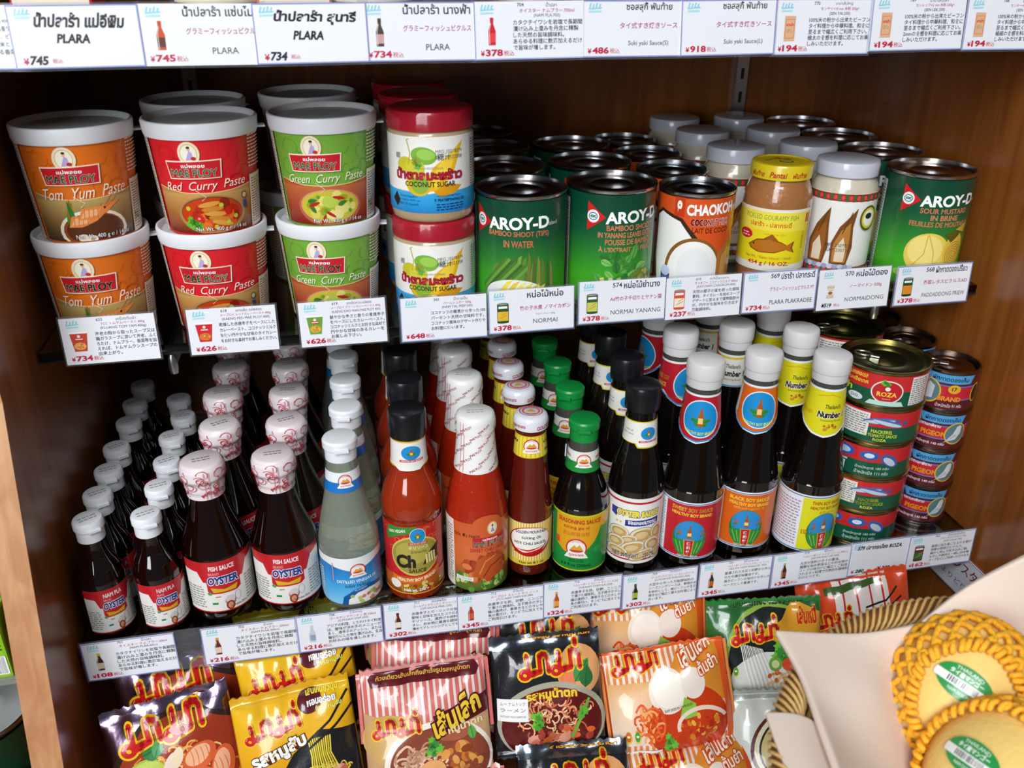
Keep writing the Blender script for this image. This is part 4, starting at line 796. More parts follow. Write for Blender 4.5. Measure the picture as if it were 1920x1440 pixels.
def card_art(d):
    lv, x0, x1, dz, brd, num, thai, red, brk, body, price, pic, lab = d
    W = x1-x0; H = {'t': 4.15, 'm': 4.15, 'l': 4.2}[lv]; A = Art(); A.rect(-W/2, 0, W/2, H, '#e9eaef')
    L = -W/2; blue = '#8a9ad0'; g = .9 if W > 8 else .84
    if brd == 1: A.rect(L, 0, L+.09, H, blue); A.rect(L, 0, W/2, .1, '#9aa8d8')
    if brd == 2: A.frame(L, 0, W/2, H, .1, '#8c92c8')
    ink = '#3a3a42'; rc = '#b04070'; pc = '#c02040'
    # pale blue shop mark
    for i in range(4): A.line([(L+.55+i*.25, H-.62), (L+.68+i*.25, H-.2-.06*(i % 2))], .13, '#8fd0dc')
    A.line([(L+.5, H-.62), (L+1.55, H-.55)], .1, '#8fd0dc'); A.line([(L+.5, H-.82), (L+1.5, H-.8)], .14, '#a8dce4')
    if thai == 'H':
        if lv == 'l': hand(A, red, -.3, H-.75, 5.2, .6); A.text('¥', L+.75, .5, pc, h=.42, bold=.03); hand(A, '280', L+1.6, .55, 1.0, .45); A.text('税込', L+2.75, .5, pc, h=.3); hand(A, '¥ 302', L+4.4, .6, 1.6, .5)
        else: hand(A, red, .35, H-1.0, 5.9, 1.0, '#101018'); hand(A, brk, -.2, H-2.2, 2.2, .62, '#101018'); A.text('¥', L+.75, .5, pc, h=.45, bold=.03); hand(A, price, L+1.6, .55, 1.2, .62); A.text('税込', L+2.8, .5, pc, h=.32)
        return A
    cx = L+W*.66
    if body is None:
        A.text(thai, cx+(.55 if num else 0), H-.5, ink, h=.72, maxw=5.4 if not num else 3.6, bold=.02); 
        if num: A.text(num, cx-1.9, H-.48, ink, h=.46, bold=.015)
        A.text(red, cx, H*.56, rc, h=.46, maxw=W*.6, bold=.012)
        if brk == 'NORMAI': A.text('アロイーディー 540g', cx, H*.4, ink, h=.22, maxw=2.6)
        A.text(brk, cx, H*.24, '#4a4a50', h=.44, maxw=W*.58, bold=.006)
    else:
        A.text(num, L+W*.42, H-.25, ink, h=.26, bold=.01); A.text(thai, L+W*.7, H-.26, ink, h=.3, maxw=2.2)
        A.text(red, cx, H-.66, rc, h=.3, maxw=W*.57, bold=.008); A.text(brk, cx, H-1.04, ink, h=.3, maxw=W*.56, bold=.006)
        n = len(body); y = H-1.5; st = .45 if n > 4 else .5
        for t in body:
            A.text(t, L+W*.35, y-.14, ink, em=.42*g+.02, al='l', maxw=W*.635, bold=.01); y -= st
    if price:
        if price[0] == 'H': hand(A, '¥519', L+1.05, .5, 1.1, .45); A.text('税込', L+2.2, .48, pc, h=.32)
        else: A.text('¥', L+.6, .48, pc, h=.38, bold=.03); A.text(price, L+1.5, .52, pc, w=1.35, h=.5, bold=.035); A.text('税込', L+2.65, .48, pc, h=.38)
    if pic: picture(A, pic, L+1.35, H*.5-.05)
    return A

# ---- noodle packets: artwork on a w x h front, origin at the centre
def mama(A, x, y, w, h, rot=4):
    """the rounded red Thai lettering with its yellow outline"""
    c, q = cos(radians(rot)), sin(radians(rot)); kx, ky = w/4.75, h/2.3
    def T(px, py): X, Y = (px-2.0)*kx, (py-.85)*ky; return (x+X*c-Y*q, y+X*q+Y*c)
    S = []
    for o in (0, 2.3):
        S += [[(o+.3, .3), (o+.3, 1.0), (o+.28, 1.5)], [(o, .1), (o+.6, .2), (o+1.14, .32)], [(o+.2, .3), (o+.7, .34), (o+1.14, .36)], [(o+1.14, .3), (o+1.14, 1.45)], [(o+1.14, 1.3), (o+1.38, 1.5), (o+1.66, 1.42), (o+1.78, 1.15), (o+1.78, .25)]]
    S.append([(3.95, 1.85), (3.97, 2.15)]); m = min(kx, ky)
    for wd, col, rb in ((.62, '#e6bc1c', .58), (.36, '#c81a1c', .44)):
        for st in S:
            P = [T(*p) for p in st]; A.line(P, wd*m, col)
            for p in (P[0], P[-1])+tuple(P[1:-1]): A.ell(p[0], p[1], wd*m/2, wd*m/2, col, n=12, up=False)
        for o in (0, 2.3): p = T(o+.02, .25); A.ell(p[0], p[1], rb*kx, rb*ky, col, n=22, rot=rot)
    for o in (0, 2.3):
        p = T(o, .22); A.ell(p[0], p[1], .14*kx, .12*ky, '#e6bc1c', n=12, rot=-20+rot)
        A.line([T(o+.2, .95), T(o+.22, 1.4)], .05*m, '#f4a8a0'); A.line([T(o+1.6, .5), T(o+1.6, 1.1)], .05*m, '#f4a8a0'); A.line([T(o-.3, .35), T(o-.15, .6)], .05*m, '#f4a8a0')
def yel(A, x, y, s=.55):
    for k, c in ((0, '#d8641c'), (1, '#3c9a34')):
        X = x+k*s*1.7; A.ell(X, y, s*.6, s*1.15, '#d8c83c', n=16); A.ell(X, y+.08, s*.48, s*.95, c, n=16); A.rect(X-s*.25, y, X+s*.25, y+s*.4, '#f4e8c0')
def sticker(A, x, y, w, h, ls, rot=4):
    c, q = cos(radians(rot)), sin(radians(rot)); A.conv([(x+a*c-b*q, y+a*q+b*c) for a, b in ((-w/2, -h/2), (w/2, -h/2), (w/2, h/2), (-w/2, h/2))], '#eeeeea')
    for i, t in enumerate(ls): A.text(t, x, y+h*.28-i*h*.28, '#2a2a2a', w=w*.82, h=h*(.17 if i < 2 and len(t) < 14 else .09), rot=rot)
def pack_art(kind, w, h):
    A = Art(); a, b = w/2, h/2
    if kind == 'shrimp':
        A.poly([(-a, -b), (a, -b), (a, b*.35), (a*.75, b*.45), (a*.4, b*.62), (-a*.3, b*.6), (-a*.75, b*.3), (-a, 0)], '#30201c')
        A.poly([(-a, -b), (a, -b), (a, b*.25), (a*.7, b*.4), (a*.35, b*.55), (-a*.3, b*.53), (-a*.7, b*.22), (-a, -.15*b)], '#98341c')
        A.noodles(0, -.25*h, a*.98, b*.95*.72, 190, ['#e8a850', '#d87c30', '#f0c070', '#c8541c', '#e8b468'], .13, .75, 2)
        A.ell(-2.6, -1.4, 2.0, 1.7, '#a8bc44', rot=10, n=28); A.ell(-2.5, -1.3, 1.75, 1.45, '#bccc58', rot=10, n=28); A.leaf(-2.6, .6, 2.0, .7, 10, '#2c7a3c'); A.leaf(-1.6, .2, 1.8, .5, 60, '#4a9a54')
        A.poly([(-1.8, -1.9), (-.6, -1.0), (.4, -2.2), (-.6, -2.6)], '#d83c2c'); A.ell(-.4, -.6, 1.1, .5, '#ecd8c4', rot=50); A.ell(.3, -.2, .9, .45, '#f0d8b8', rot=60)
        for x, y, r in ((2.1, -.6, 20), (1.6, -2.4, 10), (3.9, -1.9, 70)):
            A.ell(x, y, 1.6, 1.0, '#d86034', rot=r, n=24); A.ell(x-.1, y+.15, 1.2, .7, '#f0b48c', rot=r, n=20)
            for k in range(4): A.ring(x-.7+k*.45, y, .15, .7, .07, '#d8683c', n=8, a0=-80, a1=80)
        A.herb(.2, -3.7, 1.1, '#2c8a34', 3); sticker(A, -2.9, -4.0, 3.4, 1.6, ['トムヤムクン', 'ラーメン'], 3); A.poly([(-1.2, -4.7), (-.9, -3.2), (.3, -3.1), (-.2, -4.7)], '#c8202c')
        mama(A, -.4, 2.3, 7.6, 2.9)
    elif kind == 'pork':
        A.grad(-a, -b, a, b, ['#d08a18', '#dc9a1c', '#e4a81c', '#e8b41c', '#e2b01c']); A.poly([(-a, -b), (a, -b), (a, .1*b), (a*.4, .2*b), (-a*.1, -.05*b), (-a*.55, -.5*b), (-a*.7, -b)], '#1c1c20')
        A.noodles(1.9, -3.3, 3.0, 1.7, 90, ['#e8d048', '#f0dc70', '#d8b430'], .12, .6, 4); A.blobs(2.4, -3.6, 2.6, 1.4, 40, ['#d88a78', '#c8705c', '#e0a490', '#b85c48'], .4, 5); A.herb(-.6, -3.2, .9, '#4a9a2c', 6)
        for k in range(11): A.line([(1.0+k*.2, .6), (1.1+k*.17, -.8), (.9+k*.24, -2.4)], .12, ['#ecd84c', '#d8bc30'][k % 2])
        A.line([(.4, .1), (3.2, 1.7), (5.2, 3.6)], .2, '#201814'); A.line([(.9, -.2), (3.6, 1.2), (5.4, 2.4)], .2, '#201814')
        mama(A, -1.9, 2.2, 5.4, 2.1, 6); A.text('รสหมูสับ', -1.7, .1, '#f4f0ea', w=5.2, h=1.5, rot=14, bold=.05, out='#4a1c18', ow=.05, res=3)
        A.ell(1.7, 3.5, 1.1, .9, '#5a1c20', rot=10); A.text('เส้นเหนียวนุ่ม', 2.9, 4.0, '#f0e040', w=3.0, h=.6, bold=.04); A.text('หอมอร่อย', 2.7, 3.4, '#fff', w=2.6, h=.6, bold=.04, out='#5a1c20', ow=.03); A.text('ถึงรสหมูสับ', 3.3, 2.8, '#e8f080', w=2.4, h=.45, bold=.03)
        sticker(A, -3.2, -3.2, 2.9, 2.3, ['ポーク味 ラーメン', 'INSTANT NOODLES PORK', 'FLAVOUR'], 4)
    elif kind == 'pink':
        A.rect(-a, -b, a, b, '#e4d4c8')
        for k in range(-10, 11): A.rect(k*.62-.17, -b*.2, k*.62+.2, b, '#cf6a64')
        A.poly([(-a, -b), (a, -b), (a, .2), (a*.3, .9), (-a*.2, .2), (-a*.6, .9), (-a, 1.6)], '#c49a70'); A.ell(-3.6, -.8, 2.6, 2.2, '#c8a060'); A.ell(.8, -3.4, 5.2, 3.9, '#f0e4d8', n=40); A.ell(.9, -3.5, 4.8, 3.5, '#8a4430', n=40); A.poly([(.5, .9), (a, 2.2), (a, .4), (1, -.8)], '#5c141c')
        A.noodles(-1.0, -3.4, 2.6, 2.2, 60, ['#d8a888', '#c08868', '#e8c4a4'], .2, 1.0, 3); A.blobs(2.2, -3.6, 2.6, 1.7, 46, ['#c87830', '#a85420', '#d8984c', '#8a3c1c'], .6, 5); A.ell(.2, -4.0, 1.2, .85, '#e0a468'); A.ell(2.4, -.8, 1.7, .8, '#a85c44'); A.herb(.4, -1.9, 1.1, '#3c8a3c', 5); A.leaf(4.2, -1.8, 1.4, .4, 100, '#5ca84c')
        A.poly([(-a*.85, b*.66), (-a*.9, b*.78), (-a*.8, b*.88), (a*.85, b*.88), (a*.92, b*.76), (a*.85, b*.66)], '#5c141c'); A.text('ก๋วยเตี๋ยวเส้นเล็กกึ่งสำเร็จรูปรสหมูน้ำตก', 0, b*.77, '#e0b450', w=a*1.55, h=.5, bold=.02)
        mama(A, -2.9, .3, 4.6, 2.2, 3); A.text('เส้นเล็ก', 2.7, .9, '#ecc838', w=5.0, h=2.2, rot=24, bold=.04, out='#4a1018', ow=.06, res=3, sh=.2); A.text('หมูน้ำตก', 3.5, -.4, '#f0dca8', w=3.4, h=.95, rot=8, bold=.03); yel(A, -4.3, -4.0)
        A.ell(3.3, -5.3, 2.0, .5, '#2c7a2c')
    elif kind == 'black':
        A.rect(-a, -b, a, b*.62, '#1c1c20'); A.ell(3.1, 1.5, 2.2, 2.2, '#e0a068'); A.ell(2.0, 1.0, .9, .8, '#e87c50'); A.leaf(2.6, .6, 2.4, .7, 50, '#3c8a3c'); A.leaf(3.6, 0, 2.0, .7, 80, '#2c6a34')
        A.ell(.2, -2.9, 5.4, 3.7, '#a8a490', n=40); A.ell(.2, -3.1, 5.0, 3.4, '#5c1410', n=40)
        A.noodles(.3, -2.4, 4.4, 2.2, 90, ['#d8885c', '#e8b080', '#c05a3c', '#f0cca0'], .14, .7, 7); A.blobs(.9, -4.2, 3.4, 1.0, 30, ['#c86a54', '#a83c2c', '#e09880', '#d8642c'], .6, 8); A.herb(-1.2, -2.4, 1.0, '#4a9a2c', 3); A.line([(2.0, -4.5), (3.0, -2.6), (3.9, -1.0)], .3, '#6ab044'); A.herb(3.2, -2.2, .8, '#5aa83c', 9)
        A.text('รสหมูน้ำตก', .2, -.25, '#e8c838', w=5.0, h=1.1, rot=1, bold=.045, out='#8a1c18', ow=.05, arc=-.02, res=3); mama(A, .4, 2.4, 6.4, 2.6, 2); A.text('สำเร็จรูป รสหมูน้ำตก', 1.2, b*.78, '#d8942c', w=6.8, h=.8, bold=.05, out='#5a1010', ow=.03)
        sticker(A, -3.6, -1.4, 2.9, 2.0, ['ムー ナムトック', 'ラーメン', 'INSTANT MOO NAMTOK'], -2)
    elif kind == 'orange':
        A.rect(-a, -b, a, b, '#ecdccc')
        for k in range(-11, 12): A.rect(k*.58-.16, -b, k*.58+.14, b, '#e08448')
        A.grad(-a, -b*.7, a, b*.25, ['#ecd8c4', '#e8c8a8', '#e0a868']); A.poly([(0, b*.3), (a*.3, b*.7), (a, b*.8), (a, -b*.2), (.5, -.2)], '#d88a2c'); A.ell(1.4, -2.4, 4.2, 3.2, '#c83a14', n=36); A.ell(-.2, .4, 1.9, 1.9, '#ece0cc', n=28); A.ell(-.1, .5, 1.6, 1.5, '#f6eee0', n=26); A.ell(2.4, .8, 1.2, 1.3, '#efe2d4', n=26)
        A.noodles(-2.4, -2.0, 1.5, 1.8, 46, ['#e8682c', '#f0a868', '#d84c1c'], .2, .8, 3); A.poly([(.6, -2.2), (1.3, -.2), (2.4, -.9), (2.4, -1.9)], '#8cc044'); A.blobs(2.8, -2.9, 2.2, 1.1, 46, ['#d8801c', '#c84014', '#e8b040', '#b82c10'], .32, 6); A.ring(2.9, -2.8, 2.3, 1.3, .35, '#ecd4c0', n=22, a0=20, a1=190); A.herb(-.6, -3.9, .9, '#4a9a2c', 5)
        mama(A, -2.9, 3.0, 4.9, 2.0, 3); A.text('เส้นเล็ก', 3.1, 3.4, '#f8ecd8', w=3.6, h=1.5, rot=22, bold=.02, out='#d84818', ow=.06, sh=.2, res=3); A.text('ต้มยำ', 4.0, 2.1, '#f8ecd8', w=2.2, h=1.1, rot=18, bold=.02, out='#d84818', ow=.06, res=3)
        yel(A, -4.6, -3.0, .5); A.rect(-4.4, -5.4, -1.5, -4.3, '#f0ebe4'); A.fine(-4.3, -5.3, -1.6, -4.4, 4, '#c86a5c'); A.text('EXP.2022.01.24 R1S:53', .6, -1.0, '#333', w=2.8, h=.22, rot=6)
        A.rect(a-.7, -b, a, b, '#e0581c')
    elif kind == 'green':
        A.grad(-a, -b, a, b, ['#dce4d4', '#4a9a3c', '#2c7a34', '#2a6a30', '#24582c']); A.ell(.6, -.4, 5.0, 4.9, '#8cac44', n=40); A.ell(.7, -.4, 4.7, 4.6, '#1c2420', n=40); A.poly([(-1.0, 2.2), (1.5, 3.2), (3.2, 4.9), (a, 3.5), (a, .2), (2, .6)], '#d89828')
        A.ell(.2, -2.4, 3.9, 2.6, '#dcdcd4', n=34)
        for k in range(14): A.line([(-2.8+k*.17, 1.2-k*.05), (-2.3+k*.2, -1.4), (-1.6+k*.22, -4.0)], .1, ['#f0efe8', '#c8c8c0'][k % 2])
        A.herb(1.8, .2, 1.5, '#2f8a34', 3, 14); A.ell(.8, -1.0, .7, .7, '#6aa040'); A.ell(.8, -1.0, .4, .4, '#c8d890'); A.ell(2.2, -1.0, .75, .7, '#d84a28'); A.blobs(1.4, -2.7, 1.6, 1.1, 30, ['#d88840', '#c8602c', '#e8b078'], .3, 4); A.poly([(2.4, -3.3), (2.7, -1.8), (4.4, -1.8), (4.2, -3.4)], '#e8e6de')
        A.text('เส้นหมี่กึ่งสำเร็จรูปน้ำใส', .6, b*.8, '#1c3a20', w=7.6, h=.95, bold=.05, out='#7aa83c', ow=.02, rot=3); mama(A, -1.2, 2.1, 5.0, 2.2, 4); A.text('เส้นหมี่', 4.3, 3.3, '#c8241c', w=2.0, h=1.6, bold=.05, out='#e8b838', ow=.04); yel(A, -4.0, -1.6, .45)
    elif kind == 'wide':
        A.rect(-a, -b, a, b, '#d8481c'); A.rect(-2.2, -b, 3.6, b, '#e6dcd4')
        for x in (-1.3, .2, 1.7, 3.0): A.rect(x-.1, -1, x+.1, b, '#c82828')
        A.poly([(-a, -b), (a, -b), (a, -.5), (0, -1.6), (-a, -2.2)], '#b8242a'); A.poly([(-3.2, b*.7), (a*.4, b*.8), (a*.4, b*.9), (-3.2, b*.82)], '#3c5a24'); A.line([(.9, 2.6), (3.2, 3.0), (4.6, 4.2)], .2, '#201814'); A.line([(1.2, 2.2), (3.6, 2.4), (4.9, 3.2)], .2, '#201814')
        mama(A, -2.6, 1.6, 4.4, 2.2, 4); A.text('เส้นใหญ่', 2.7, .4, '#ecefec', w=4.8, h=2.2, rot=10, bold=.05, out='#2c7a3c', ow=.07, res=3)
    elif kind == 'senlek':
        A.rect(-a, -b, a, b, '#cfd2c8'); A.ell(.8, .8, 5.2, 4.2, '#5c2420', n=40); A.ell(.85, .8, 4.9, 3.95, '#e0d8b8', n=40); A.ell(.9, .8, 4.5, 3.6, '#1c1814', n=40); A.ell(.9, .8, 4.3, 3.4, '#c8b878', n=40)
        for k in range(12): A.line([(-1.8+k*.45, -1.6), (-1.2+k*.4, .4)], .32, ['#ece0a4', '#d8cc84'][k % 2])
        A.ell(-.2, 2.0, 1.4, .6, '#d8b078', rot=-10); A.ell(1.4, 2.3, 1.2, .6, '#b8743c', rot=10); A.ell(-.8, 1.0, 1.2, .6, '#c88c50'); A.herb(2.6, 2.2, 1.2, '#4a9a3c', 4); A.ell(1.0, 1.2, .6, .6, '#5c9a34'); A.text('ก๋วยเตี๋ยวเส้นเล็ก', .5, -3.8, '#b82424', w=5.0, h=.8, bold=.03); A.poly([(-1, -4.6), (4, -4.6), (4, -5.6), (-1, -5.6)], '#5c2c1c'); sticker(A, 3.0, 3.4, 3.6, 1.7, ['センレック', 'SEN LEK'], 0)
    k = {'shrimp': 1.2, 'pork': 1.13, 'pink': 1.06, 'black': 1.12, 'orange': 1.2, 'green': 1.1}.get(kind, 1)
    A.mapv(-b, b, -b, -b+2*b*k); A.p = [([(x, min(y, b)) for x, y in P], c, L) for P, c, L in A.p if not all(y > b-.01 for x, y in P)]
    return A

# ---------------------------------------------------------------- artwork is drawn before the scene fills up (faster)
CARD_ARTS = [card_art(d) for d in CARDS]

# ---------------------------------------------------------------- cabinet
XL, XR, YB = 5.6, 97.7, 39.0
WOOD = wood('cabinet_veneer', '#7c4216', '#9c5c24', .3, 2); WOODX = wood('cabinet_veneer_flat', '#6c3a16', '#8c5222', .3, 0); PINE = wood('edge_band', '#b27a4e', '#cf9c6e', .5, 2, .05, 18)
STEEL = M('bracket_steel', '#b9bcc0', .28, 1); DARK = M('dark_rubber', '#17181a', .45)
def prism(name, poly, x0, x1, mat, parent=None):
    """extrude a y-z outline along x"""
    n = len(poly); V = [(x0, y, z) for y, z in poly]+[(x1, y, z) for y, z in poly]
    F = [tuple(range(n)), tuple(range(2*n-1, n-1, -1))]+[(i, i+n, (i+1) % n+n, (i+1) % n) for i in range(n)]
    o = meshobj(name, V, F, mat, parent, smooth=False)
    bm = bmesh.new(); bm.from_mesh(o.data); bmesh.ops.recalc_face_normals(bm, faces=bm.faces[:]); bm.to_mesh(o.data); bm.free()
    return o
def yf(z): return -9.06+.27*min(z, 0)
cab = root('display_cabinet', 'brown wooden display cabinet with slanted side panels holding all the goods', 'cabinet', loc=(0, 0, 0))
zb = -50
for x0, x1, s in ((XL-2.45, XL, 'left'), (XR, XR+2.45, 'right')):
    o = prism('side_panel', [(yf(zb), zb), (-9.06, 0), (-9.06, 60), (YB+1.5, 60), (YB+1.5, zb)], x0, x1, WOOD, cab)
    e = prism('edge_band', [(yf(zb)-.12, zb), (-9.18, 0), (-9.18, 60), (-9.06, 60), (-9.06, 0), (yf(zb), zb)], x0, x1, PINE, o)
box('back_panel', XL, YB, zb, XR, YB+1.5, 60, WOOD, cab)
box('base_board', XL, yf(-48)+.5, -50, XR, YB, -48.2, WOODX, cab)
box('top_board', XL, -6, 58, XR, YB, 60, WOODX, cab)
for x in (16.6, 86.3):
    st = box('slotted_standard', x-.8, YB-.9, -46, x+.8, YB, 57, STEEL, cab)
    for z in range(-44, 56, 3): box('slot', x-.22, YB-.93, z, x+.22, YB-.88, z+1.4, DARK, st)
fl = box('floor', -120, -260, -112, 240, 60, -110, M('floor_tile', '#8a8178', .4, bump=.1, bscale=8)); fl['kind'] = 'structure'
wb = box('wall_back', -150, 60, -110, 260, 66, 190, M('painted_wall', '#b9b2a8', .7)); wb['kind'] = 'structure'
GLASS = M('shelf_glass', '#cfe2da', .03, trans=1, ior=1.5)
def shelf(z, y0, label, t=.8):
    r = root('glass_shelf', label, 'shelf', 'glass shelves in the cabinet', ((XL+XR)/2, y0, z)); W = (XR-XL)/2-.12
    box('glass_pane', -W, 0, -t, W, YB-1.2-y0, 0, GLASS, r); box('front_rail', -W, -.1, -t-.15, W, .35, -t, DARK, r)
    for x in (16.6, 86.3):
        L = YB-.95-y0; V = prism('bracket', [(.3, -t-.05), (L, -t-.05), (L, -t-3.6), (L*.6, -t-2.8), (.6, -t-1.6), (.2, -t-1.1)], x-.22-(XL+XR)/2, x+.22-(XL+XR)/2, STEEL, r)
        tip = lathe('bracket_tip', [(0, 0), (.34, .05), (.42, .5), (.4, 1.5), (.25, 1.9), (0, 2.0)], STEEL, r, n=12); tip.location = Vector((x-(XL+XR)/2, .3, -t-2.2))*CM
    return r
shelf(0, .2, 'upper glass shelf carrying tubs, jars and tall cans')
shelf(-26, -8.3, 'lower glass shelf carrying the sauce bottles and fish cans')
ts = root('wooden_shelf', 'brown wooden top shelf behind the highest row of price cards', 'shelf', loc=((XL+XR)/2, -4.4, 24))
box('shelf_board', -(XR-XL)/2+.05, 0, 0, (XR-XL)/2-.05, YB+3.3, 1.9, WOODX, ts); box('front_edge', -(XR-XL)/2+.05, -.12, 0, (XR-XL)/2-.05, 0, 1.9, PINE, ts)
tray = root('packet_shelf', 'dark wooden shelf board under the noodle packets', 'shelf', loc=((XL+XR)/2, -22, -48.2))
box('board', -(XR-XL)/2+.1, 0, 0, (XR-XL)/2-.1, YB+20, 1.6, WOODX, tray)

# ---------------------------------------------------------------- price cards
for d, A in zip(CARDS, CARD_ARTS):
    lv, x0, x1, dz, brd = d[:5]; W = x1-x0; H = 4.15 if lv != 'l' else 4.2; i = CARDS.index(d)
    y, z, tilt = {'t': (-5.25, 23.95, 6.5), 'm': (-.75, -.85, 5), 'l': (-9.2, -28.85, 2.5)}[lv]
    y += (-.06 if i % 2 else .02)
    g = {'t': 'price cards along the top shelf', 'm': 'price cards along the upper glass shelf', 'l': 'price cards along the lower glass shelf'}[lv]
    r = root('price_card', d[-1], 'price card', g, ((x0+x1)/2, y, z+dz))
    r.rotation_euler = (-radians(tilt), radians({'t': .3, 'm': .2, 'l': .4}[lv])*(-1)**i, 0)
    box('card', -W/2, .01, 0, W/2, .06, H, M('card_stock', '#e6e7ee', .5), r)
    m = M('laminate', '#e8ecf4', .08, trans=.95, ior=1.2)
    box('laminate_sleeve', -W/2-.16, .07, -.16, W/2+.16 if d[5] != '701' else W/2+2.2, .1, H+.16, m, r)
    lay('print', A, flat_surf, M('card_print', rough=.42, vcol=True, coat=.3), r)

# ---------------------------------------------------------------- goods: one of each kind
def label_on(name, A, prof, R, parent, mat=None, su=None):
    return lay(name, A, tube_surf(prof, R), mat or PRINT(), parent, su=su or R*.13, sv=.35 if len(prof) > 2 else None)
WHITE = M('white_plastic', '#e6e8ec', .35, sss=.1); WHITE2 = M('ivory_plastic', '#eceaea', .4, trans=.25, sss=.2); BLK = M('black_plastic', '#16161a', .28); GRN = M('green_plastic', '#128a3c', .3)
LIDM = M('silver_lid_print', '#d4d8da', .4); TINM = M('tinplate', '#c9ccd0', .2, 1); TIND = M('tin_lid', '#6a5c54', .22, 1); GOLDT = M('gold_tin', '#a8a478', .25, 1)
def tub(kind, label):
    r = root('paste_tub', label, 'tub', 'curry paste tubs')
    cm = M('tub_'+kind, {'red': '#d01c26', 'green': '#70a43a', 'orange': '#dc6a18'}[kind], .4)
    P = [(0, .35), (3.4, .35), (3.55, 0), (3.8, .02), (3.88, .3), (4.5, 8.5)]
    lathe('cup', P, cm, r, n=48)
    label_on('label', tub_art(kind), [(3.88, .3), (4.5, 8.5)], 4.2, r)
    ld = lathe('lid', [(4.42, 8.2), (4.66, 8.28), (4.72, 8.5), (4.8, 9.35), (4.74, 9.55), (4.6, 9.6), (4.45, 9.5), (4.38, 9.12), (0, 9.1)], WHITE, r, n=56, ang=50)
    lathe('lid_inset', [(4.2, 9.12), (4.15, 9.16), (0, 9.17)], LIDM, ld, n=48)
    lay('lid_lettering', tub_lid_art(), top_surf(9.18), PRINT(), ld)
    box('pull_tab', 4.5, -.6, 8.4, 5.35, .6, 8.58, WHITE, ld, bev=.08)
    return r
def sugar():
    r = root('sugar_jar', '', 'jar', 'red capped sugar jars')
    P = smoothprof([(3.3, 0), (3.62, .25), (3.75, .9), (3.78, 1.4)], 3)+[(3.78, 7.5), (3.7, 7.8), (3.5, 8.0), (3.45, 9.3), (0, 9.3)]
    lathe('jar', [(0, .1)]+P, M('palm_sugar', '#b49a78', .3, coat=.8), r, n=44)
    label_on('label', sugar_art(), [(3.79, 0), (3.79, 9)], 3.79, r)
    lathe('cap', [(3.55, 7.95), (3.8, 8.0), (3.82, 9.3), (3.7, 9.55), (3.5, 9.62), (0, 9.55)], M('red_cap', '#a5182a', .3, coat=.5), r, n=96, mod=lambda t, z: (.035*math.copysign(1, sin(48*t)) if 8 < z < 9.4 else 0))
    lathe('shrink_film', [(3.84, 1.2), (3.86, 7.6), (3.87, 9.4)], M('clear_film', '#ffffff', .06, trans=1, ior=1.02, alpha=.12), r, n=30)
    return r
def canrim(r, R, H, lidm, rimm, n=56, tab=False):
    b = lathe('body', [(0, .15), (R-.3, .15), (R-.2, 0), (R+.02, .02), (R+.06, .25), (R-.04, .42), (R-.04, H-.45), (R+.02, H-.38), (R+.08, H-.3), (R+.08, H-.05), (R, H), (R-.14, H), (R-.18, H-.45)], rimm, r, n=n, ang=45)
    l = lathe('lid', [(R-.17, H-.42), (R-.35, H-.46), (R-.55, H-.36), (R-.75, H-.36), (R-.95, H-.42), (R*.5, H-.42), (R*.46, H-.36), (R*.42, H-.42), (0, H-.42)], lidm, r, n=n, ang=60)
    if tab:
        P = [(-.9+.85*cos(t*pi/10), .55*sin(t*pi/10), H-.24) for t in range(20)]
        V, F = tubemesh([[(x-R*.3, y, z) for x, y, z in P]], .11, 6, True); q = meshobj('pull_ring', V, F, STEEL, l)
        box('tab_tongue', -R*.3-.15, -.32, H-.38, -R*.3+.75, .32, H-.22, STEEL, l, bev=.05)
    return r
def can(art, R, H, lidm=TIND, rimm=TINM, tab=False, label='', cat='can', name='food_can', group=None):
    r = root(name, label, cat, group); canrim(r, R, H, lidm, rimm, tab=tab)
    label_on('label', art, [(R, 0), (R, H)], R, r, TIN()); return r
def gourami():
    r = root('fish_jar', 'yellow lidded glass jar of pickled fish on the upper shelf', 'jar')
    P = [(0, .1), (2.9, 0), (3.3, .3), (3.45, 1.0), (3.45, 8.6), (3.36, 9.5), (3.0, 10.5), (2.8, 11.0), (2.8, 11.3), (0, 11.3)]
    lathe('jar', P, M('fish_paste', '#a06a3c', .25, coat=1, bump=.5, bscale=120), r, n=44)
    label_on('label', gourami_art(), [(3.48, 0), (3.48, 9)], 3.48, r)
    l = lathe('lid', [(2.85, 11.1), (3.05, 11.15), (3.08, 12.3), (2.95, 12.55), (2.6, 12.6), (2.5, 12.5), (0, 12.5)], M('yellow_lid', '#d8c020', .3, coat=.3), r, n=44)
    lay('lid_lettering', gourami_lid_art(), top_surf(12.52), PRINT(), l)
    A = Art()
    for k in (-1, 0, 1): A.text('Pantai' if k == 0 else 'พันท้าย', k*2.2, 11.7, '#b8381c', w=1.6, h=.55, sh=.2, bold=.02)
    lay('lid_side_lettering', A, tube_surf([(3.08, 0), (3.1, 13)], 3.08), PRINT(), l, su=.4); return r
